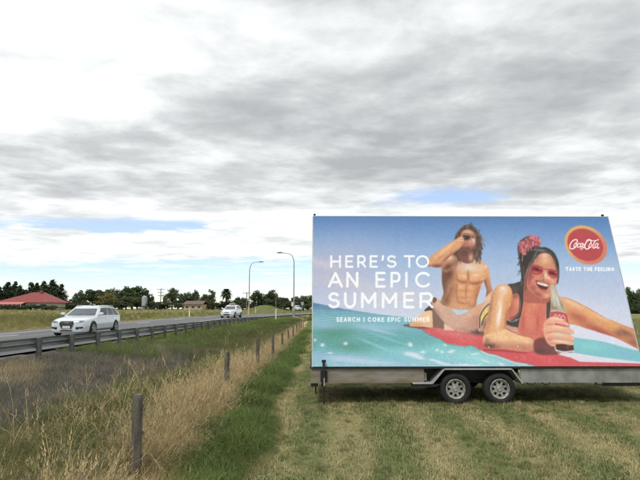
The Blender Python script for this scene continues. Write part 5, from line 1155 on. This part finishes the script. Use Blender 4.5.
# ---------------------------------------------------------------- far buildings
def rot_box(m, c, d): m.box(c, d)
wall_cream = mat('cream_wall', srgb(206, 200, 186), .8, var=.15); tile_red = mat('red_roof_iron', srgb(152, 74, 70), .6, vscale=2, col2=srgb(130, 62, 60)); pink_fascia = mat('verandah_iron', srgb(186, 112, 104), .6, var=.15)
win_dark = mat('window_glass', srgb(34, 38, 42), .1, 0, spec=.8); white_wood = mat('white_joinery', srgb(222, 222, 216), .6); brick_red = mat('chimney_brick', srgb(124, 84, 72), .8, var=.25)
def red_house():
    Y = 126.; c = at(22, 308, Y); z0 = gz(c.x, Y); H = empty('red_roofed_house', (c.x, Y, z0)); tag(H, 'cream farmhouse with a wide red hip roof in front of dark conifers', 'house')
    s = Y/FOC                                                 # metres per picture pixel there
    ez = at(22, 302.2, Y).z-z0; az = at(26, 291.6, Y).z-z0
    xl, xr = -28*s, 25*s; D = 11.
    m = MB(); m.box(((xl+xr)/2, D/2, ez/2), (xr-xl-1.4, D-1.2, ez)); m.build('wall', wall_cream, H)
    m = MB(); e = ez; P = [(xl, 0, e), (xr, 0, e), (xr, D, e), (xl, D, e)]; rg = [(3.2*s-1.3, D/2, az), (3.2*s+1.6, D/2, az)]
    v = [m.bm.verts.new(q) for q in P+rg]
    for f in ((0, 1, 5, 4), (1, 2, 5), (2, 3, 4, 5), (3, 0, 4)): m.bm.faces.new([v[i] for i in f])
    b = [m.bm.verts.new((q[0], q[1], q[2]-.12)) for q in P]
    for i in range(4): m.bm.faces.new((v[i], b[i], b[(i+1) % 4], v[(i+1) % 4]))
    m.bm.faces.new(b[::-1]); rf = m.build('roof', tile_red, H)
    for k in range(26):                                       # ribs of the roofing iron
        x = xl+.3+(xr-xl-.6)*k/25; t = min((x-xl)/(rg[0][0]-xl), (xr-x)/(xr-rg[1][0]), 1.)
        m = MB(); m.tube([(x, .02, e+.03), (x, D/2*t, e+(az-e)*t+.02)], .035, 4); m.build('roof_rib', tile_red, rf)
    m = MB(); m.prism([(xl-.3, -1.7, e-.55), (xl+15.5*s*2, -1.7, e-.55), (xl+15.5*s*2, 0.02, e-.02), (xl-.3, .02, e-.02)], (0, 0, .07)); m.build('verandah_roof', pink_fascia, H)
    for k in range(8): m = MB(); m.box((xl+.2+k*1.02, -1.6, (e-.5)/2), (.1, .1, e-.5)); m.build('verandah_post', white_wood, H)
    m = MB(); m.box((7.5*s, D/2-.6, az-.3), (.6, .6, 1.7)); m.build('chimney', brick_red, rf)
    for k in range(5):
        x = xl+1.6+k*2.5
        W = MB(); W.box((x, .58, e*.56), (1.7, .08, e*.5)); w = W.build('window', white_wood, H); W = MB(); W.box((x, .53, e*.56), (1.5, .04, e*.42)); W.build('pane', win_dark, w)
    m = MB(); m.box((xl+14*s*2, .56, e*.43), (.95, .08, e*.82)); m.build('door', mat('dark_door', srgb(70, 60, 54), .6), H)
red_house()
def small_house(px0, px1, pyt, pyb, Y, roofm, wallm, name, label):
    a, b = at(px0, pyb, Y), at(px1, pyb, Y); cx = (a.x+b.x)/2; z0 = gz(cx, Y); H = empty(name, (cx, Y, z0)); tag(H, label, 'house')
    w = b.x-a.x; h = max(at(px0, pyt, Y).z-z0, 2.5); D = 7.; e = h*.62
    m = MB(); m.box((0, D/2, e/2), (w, D, e)); m.build('wall', wallm, H)
    m = MB(); m.prism([(-w/2-.3, -.4, e-.1), (-w/2-.3, D/2, h), (-w/2-.3, D+.4, e-.1), (-w/2-.3, D+.4, e+.03), (-w/2-.3, D/2, h+.13), (-w/2-.3, -.4, e+.03)], (w+.6, 0, 0)); m.build('roof', roofm, H)
    for k in range(3):
        x = -w/2+w*(k+.5)/3; W = MB(); W.box((x, -.02, e*.52), (w*.2, .08, e*.42)); q = W.build('window', white_wood, H); W = MB(); W.box((x, -.05, e*.52), (w*.17, .06, e*.36)); W.build('pane', win_dark, q)
small_house(184, 202, 302.6, 308.5, 150., mat('brown_roof', srgb(104, 84, 72), .7), mat('beige_wall', srgb(196, 170, 138), .8), 'beige_house', 'low beige house with a brown roof far beyond the road')
def tank():
    Y = 158.; p = at(144.2, 307, Y); z0 = gz(p.x, Y); S = empty('storage_tank', (p.x, Y, z0)); tag(S, 'pale grey upright tank standing among the round dark trees', 'tank')
    h = at(144, 297.2, Y).z-z0; r = .8; wt = mat('pale_tank', srgb(172, 180, 184), .6, .1, var=.15)
    m = MB(); m.lathe([(r, 0), (r, h*.33), (r*1.02, h*.335), (r, h*.345), (r, h*.66), (r*1.02, h*.665), (r, h*.675), (r, h)], n=20); m.build('shell', wt, S)
    m = MB(); m.lathe([(r*1.03, h+.01), (r*.5, h+.35), (.05, h+.5)], n=20); m.build('lid', lamp_grey, S)
    m = MB(); m.tube([(r+.1, -.1, 0), (r+.1, -.1, h)], .04, 5); m.build('down_pipe', lamp_grey, S)
tank()
pole_wood = mat('power_pole_wood', srgb(120, 112, 104), .8, var=.3)
def power_pole(px, pyt, Y, arms, label):
    p = at(px, 306, Y); z0 = gz(p.x, Y); S = empty('power_pole', (p.x, Y, z0)); tag(S, label, 'power pole', 'power poles among the trees'); h = at(px, pyt, Y).z-z0
    m = MB(); m.tube([(0, 0, -.2), (0, 0, h)], [.17, .11], 8); m.build('pole', pole_wood, S)
    for k in range(arms):
        z = h-.35-.95*k; m = MB(); m.box((0, -.14, z), (2.3-.3*k, .1, .13)); a = m.build('cross_arm', pole_wood, S)
        for x in (-1, -.5, .5, 1): m = MB(); m.lathe([(.05, z+.07), (.07, z+.13), (.05, z+.2)], (x*(.95-.12*k), -.14, 0), n=8); m.build('insulator', lamp_head, a)
power_pole(160.4, 288.4, 165., 3, 'power pole with three cross arms left of the low beige house')
power_pole(246.6, 292.0, 150., 1, 'short power pole just left of the left street lamp')

# ---------------------------------------------------------------- trees
def leaf_mat(name, c, c2):
    m = bpy.data.materials.new(name); m.use_nodes = True; t = NT(m.node_tree)
    o = t.n('ShaderNodeOutputMaterial'); b = t.n('ShaderNodeBsdfPrincipled'); tr = t.n('ShaderNodeBsdfTranslucent'); mx = t.n('ShaderNodeMixShader'); rn = t.n('ShaderNodeAttribute', attribute_name='rnd')
    cc = t.mix(rn.outputs['Fac'], tuple(c)+(1,), tuple(c2)+(1,)); t.set(b.inputs['Base Color'], cc); t.set(tr.inputs[0], cc); b.inputs['Roughness'].default_value = .6; b.inputs['Specular IOR Level'].default_value = .3
    mx.inputs[0].default_value = .18; t.t.links.new(b.outputs[0], mx.inputs[1]); t.t.links.new(tr.outputs[0], mx.inputs[2]); t.t.links.new(mx.outputs[0], o.inputs[0]); return m
LEAF = {'conifer': leaf_mat('conifer_leaves', (0.034, 0.056, 0.027), (0.075, 0.108, 0.052)), 'round': leaf_mat('dark_leaves', (0.043, 0.069, 0.030), (0.108, 0.146, 0.060)), 'olive': leaf_mat('olive_leaves', (0.064, 0.090, 0.039), (0.142, 0.168, 0.069)),
        'yellow': leaf_mat('yellow_green_leaves', (.16, .14, .045), (.30, .25, .09)), 'hedge': leaf_mat('hedge_leaves', (0.040, 0.059, 0.026), (0.083, 0.106, 0.046)), 'palm': leaf_mat('palm_leaves', (0.036, 0.056, 0.023), (0.083, 0.102, 0.043))}
bark = mat('bark', srgb(78, 68, 58), .9, vscale=8, col2=srgb(52, 46, 40), bump=.5)
def leaf_cloud(name, centres, radii, per, size, m, seed, squash=.8):
    r = np.random.RandomState(seed); n = len(centres)*per
    c = np.repeat(np.asarray(centres, float), per, 0); rad = np.repeat(np.asarray(radii, float), per)
    d = r.randn(n, 3); d /= np.linalg.norm(d, axis=1)[:, None]; d[:, 2] *= squash
    p = c+d*rad[:, None]*(r.rand(n, 1)**.4)
    nrm = d+r.randn(n, 3)*.7; nrm /= np.linalg.norm(nrm, axis=1)[:, None]; a = np.cross(nrm, r.randn(n, 3)); a /= np.linalg.norm(a, axis=1)[:, None]+1e-9; b = np.cross(nrm, a)
    s = size*(.55+.9*r.rand(n, 1))
    V = np.stack([p-a*s*.5, p+b*s*.36, p+a*s*.6, p-b*s*.36], 1).reshape(-1, 3); F = np.arange(n*4).reshape(-1, 4)
    me = np_mesh(name, V, F); q = me.attributes.new('rnd', 'FLOAT', 'POINT'); cl = np.repeat(r.rand(len(centres)), per); q.data.foreach_set('value', np.repeat(np.clip(.6*cl+.4*r.rand(n), 0, 1), 4).astype(np.float32)); me.materials.append(m); return me
def make_tree(kind, seed):
    """unit tree: height 1, returns (crown mesh, trunk mesh)"""
    r = np.random.RandomState(seed); tr = MB()
    if kind == 'conifer':
        cs, rs = [], []
        for z in np.arange(.06, .97, .045):
            w = .215*(1-z)**.75+.01; k = max(int(15*(1-z))+3, 4)
            for j in range(k):
                a = r.rand()*6.283; q = w*(.35+.65*r.rand()); cs.append((math.cos(a)*q, math.sin(a)*q, z+r.randn()*.02)); rs.append(.03+.06*(1-z))
        me = leaf_cloud('crown', cs, rs, 22, .036, LEAF['conifer'], seed, 1.2); tr.tube([(0, 0, -.02), (0, 0, .5), (0, 0, .95)], [.026, .016, .004], 7)
    else:
        cs, rs = [], []; n = {'round': 84, 'olive': 70, 'yellow': 60, 'shrub': 44, 'tall': 50}[kind]
        rx, rz, zc = {'round': (.46, .44, .50), 'olive': (.40, .44, .52), 'yellow': (.5, .40, .48), 'shrub': (.6, .46, .42), 'tall': (.24, .46, .52)}[kind]
        lobes = [(math.cos(k*2.4+r.rand())*rx*.48*(k > 0), math.sin(k*2.4+r.rand())*rx*.48*(k > 0), zc+(r.rand()-.5)*rz*.9, .48+.2*r.rand()) for k in range(7)]
        for i in range(n):
            lx, ly, lz, ls = lobes[i % 7]; d = r.randn(3); d /= np.linalg.norm(d); q = .55+.45*r.rand()
            x, y, z = lx+d[0]*rx*ls*q, ly+d[1]*rx*ls*q, lz+d[2]*rz*ls*q
            z = min(max(z, .06), .95); cs.append((x, y, z)); rs.append(.08+.06*r.rand())
        lm = LEAF[{'round': 'round', 'olive': 'olive', 'yellow': 'yellow', 'shrub': 'hedge', 'tall': 'olive'}[kind]]
        me = leaf_cloud('crown', cs, rs, 60, .05, lm, seed); tr.tube([(0, 0, -.03), (.01, 0, .2), (0, .01, .45)], [.04, .03, .018], 7)
        for k in range(6):
            a = k*1.05+r.rand(); tr.tube([(0, 0, .2+.03*k), (math.cos(a)*rx*.35, math.sin(a)*rx*.35, .4+.03*k), (math.cos(a)*rx*.7, math.sin(a)*rx*.7, .55+.04*k)], [.018, .012, .005], 5)
    bmesh.ops.recalc_face_normals(tr.bm, faces=tr.bm.faces); tm = bpy.data.meshes.new('trunk'); tr.bm.to_mesh(tm); tr.bm.free(); tm.materials.append(bark)
    return me, tm
PROTO = {k: [make_tree(k, s) for s in range(a, a+n)] for k, a, n in (('conifer', 1, 4), ('round', 11, 4), ('olive', 21, 4), ('yellow', 31, 1), ('shrub', 41, 4), ('tall', 51, 2))}
tree_count = [0]
def tree(kind, px, top, Y, wpx, label, group, name='tree', base=None):
    """wpx: crown width in picture pixels at that distance"""
    p = at(px, 308, Y); z0 = gz(p.x, Y); h = max(at(px, top, Y).z-z0, 1.); w = wpx*Y/FOC
    unit = {'conifer': .44, 'round': 1.05, 'olive': .9, 'yellow': 1.1, 'shrub': 1.3, 'tall': .6}[kind]
    tree_count[0] += 1; i = tree_count[0]; me, tm = PROTO[kind][i % len(PROTO[kind])]
    S = empty(name, (p.x, Y, z0), (i*2.4) % 6.28); S.scale = (w/unit, w/unit, h); tag(S, label, 'shrub' if kind == 'shrub' else 'tree', group)
    link(bpy.data.objects.new('crown', me), S); link(bpy.data.objects.new('stems' if kind == 'shrub' else 'trunk', tm), S)
ORD = ['leftmost', 'second from the left', 'third from the left', 'fourth from the left', 'fifth from the left', 'sixth from the left', 'seventh from the left', 'eighth from the left', 'ninth from the left', 'tenth from the left', 'eleventh from the left', 'twelfth from the left']
ORD += ['thirteenth from the left', 'fourteenth from the left', 'fifteenth from the left', 'sixteenth from the left', 'seventeenth from the left', 'eighteenth from the left', 'nineteenth from the left', 'twentieth from the left']
for i, (px, tp, w, dy) in enumerate([(-9, 285, 16, 4), (-2, 287, 14, 0), (6, 282.4, 13, 3), (13, 282, 13, 6), (18.5, 286, 12, 0), (23, 290, 12, 6), (30, 282.6, 14, 2), (36, 283.4, 12, 8), (42.5, 282, 15, 0), (51, 279.8, 14, 4), (55, 285.4, 12, 9), (59.5, 284.6, 13, 1)]):
    tree('conifer', px, tp, 146+dy, w*1.5, 'pointed dark conifer behind the red-roofed house, %s in its row' % ORD[i], 'conifers behind the red-roofed house', 'conifer_tree')
tree('olive', 66, 298.4, 150, 11, 'small round tree just right of the conifer row', 'round trees beyond the paddock')
tree('round', 79, 291.4, 165, 20, 'round dark tree directly above the estate car bonnet', 'round trees beyond the paddock')
tree('round', 92, 286.4, 172, 26, 'broad dark dome shaped tree left of the yellowish one, nearer its left edge', 'round trees beyond the paddock')
tree('round', 106, 284.2, 172, 28, 'broad dark dome shaped tree directly behind the yellowish one', 'round trees beyond the paddock')
tree('yellow', 106, 290.4, 152, 25, 'yellowish green low tree in front of dark domed trees', 'round trees beyond the paddock', 'yellow_tree')
tree('round', 119, 288, 168, 20, 'dark tree between the yellowish tree and the tallest dome', 'round trees beyond the paddock')
tree('round', 132, 283, 172, 32, 'tallest dark domed tree left of the pale tank', 'round trees beyond the paddock')
tree('olive', 126, 294, 156, 20, 'lower grey green tree in front of the tallest dome', 'round trees beyond the paddock')
tree('olive', 137, 293.6, 160, 16, 'grey green tree touching the left side of the pale tank', 'round trees beyond the paddock')
tree('round', 149.5, 292.6, 176, 14, 'dark tree just behind the right side of the pale tank', 'round trees beyond the paddock')
for i, (k, px, tp, Y, w, lb) in enumerate([('olive', 172, 288, 170, 17, 'round tree standing just right of the three armed power pole'), ('round', 185.5, 288.4, 172, 14, 'left one of the pair of round trees above the beige house'), ('round', 193, 288.4, 174, 13, 'right one of the pair of round trees above the beige house'), ('olive', 205, 291, 168, 18, 'dense tree between the beige house and the thin one'), ('tall', 211.6, 286.8, 170, 8, 'thin sparse upright tree left of the palm'),
                                          ('round', 240.5, 294.4, 176, 15, 'small round tree between the palm and the left street lamp'), ('round', 260, 289, 160, 22, 'large dark round tree right of the left street lamp, left half'), ('round', 270, 288.2, 164, 22, 'large dark round tree right of the left street lamp, right half'), ('round', 284, 295.4, 168, 16, 'low dark tree between the thin pole and the right street lamp'), ('round', 300, 292.6, 160, 18, 'dark tree just right of the right street lamp'), ('olive', 308, 291.8, 168, 16, 'dark tree partly hidden by the left edge of the hoarding'),
                                          ('round', 632, 284.4, 120, 17, 'dark tree right of the hoarding at the picture edge'), ('olive', 641, 288, 128, 18, 'tree cut by the right picture edge behind the field')]):
    tree(k, px, tp, Y, w*1.1, lb, 'round trees beyond the paddock')
for i, (px, tp, w, Y) in enumerate([(67, 302, 12, 138), (73, 298, 14, 142), (86, 300, 16, 140), (113, 299, 16, 142), (122, 300, 14, 144), (152, 299.6, 14, 160), (157, 301, 12, 158), (165, 299.4, 14, 160), (178, 299, 14, 160), (213, 298.4, 16, 160), (221, 300, 14, 162), (230, 299.4, 16, 164), (239, 300.6, 16, 166), (250, 299.6, 16, 158), (276, 299, 18, 160), (291, 299.6, 16, 158), (303, 299, 16, 150), (624, 300, 14, 122), (634, 301, 18, 116), (644, 300, 16, 118)]):
    tree('shrub', px, tp-.6, Y, w*2.0, 'dark low shrub under the far trees, %s' % ORD[i], 'shrubs along the far tree line', 'shrub')
for i, (px, w) in enumerate([(-2, 18), (9, 16), (20, 16), (31, 16), (42, 16), (52, 14)]):
    tree('shrub', px, 303.8, 119, w*1.9, 'clipped dark hedge plant in front of the red-roofed house, %s' % ORD[i], 'hedge before the red-roofed house', 'hedge_plant')
def palm():
    Y = 160.; p = at(226, 308, Y); z0 = gz(p.x, Y); S = empty('palm_tree', (p.x, Y, z0)); tag(S, 'tall palm with a round mop of fronds standing alone', 'tree')
    h = at(226, 291.5, Y).z-z0; m = MB(); m.tube([(0, 0, -.2), (.05, 0, h*.5), (0, 0, h)], [.34, .27, .26], 9); m.build('trunk', bark, S)
    r = random.Random(3); V, F, A = [], [], []
    for k in range(46):
        a = k*2.399; el = R(75-130*(k/45)); L = 1.75+.3*r.random(); d = Vector((math.cos(a)*math.cos(el), math.sin(a)*math.cos(el), math.sin(el))); s = Vector((-math.sin(a), math.cos(a), 0)); rn = r.random()
        for j in range(9):
            t0, t1 = j/9, (j+1)/9
            q0 = d*L*t0+Vector((0, 0, h-.55*t0*t0*L)); q1 = d*L*t1+Vector((0, 0, h-.55*t1*t1*L)); wl = .5*math.sin(math.pi*(t0*.85+.12))
            for sg in (1, -1):
                b = len(V); V += [q0, q1, q1+s*sg*wl+d*.22-Vector((0, 0, .14)), q0+s*sg*wl+d*.1-Vector((0, 0, .14))]; F.append((b, b+1, b+2, b+3)); A += [rn]*4
    me = np_mesh('crown', np.array([tuple(v) for v in V]), F); q = me.attributes.new('rnd', 'FLOAT', 'POINT'); q.data.foreach_set('value', np.array(A, np.float32)); me.materials.append(LEAF['palm']); link(bpy.data.objects.new('crown', me), S)
palm()
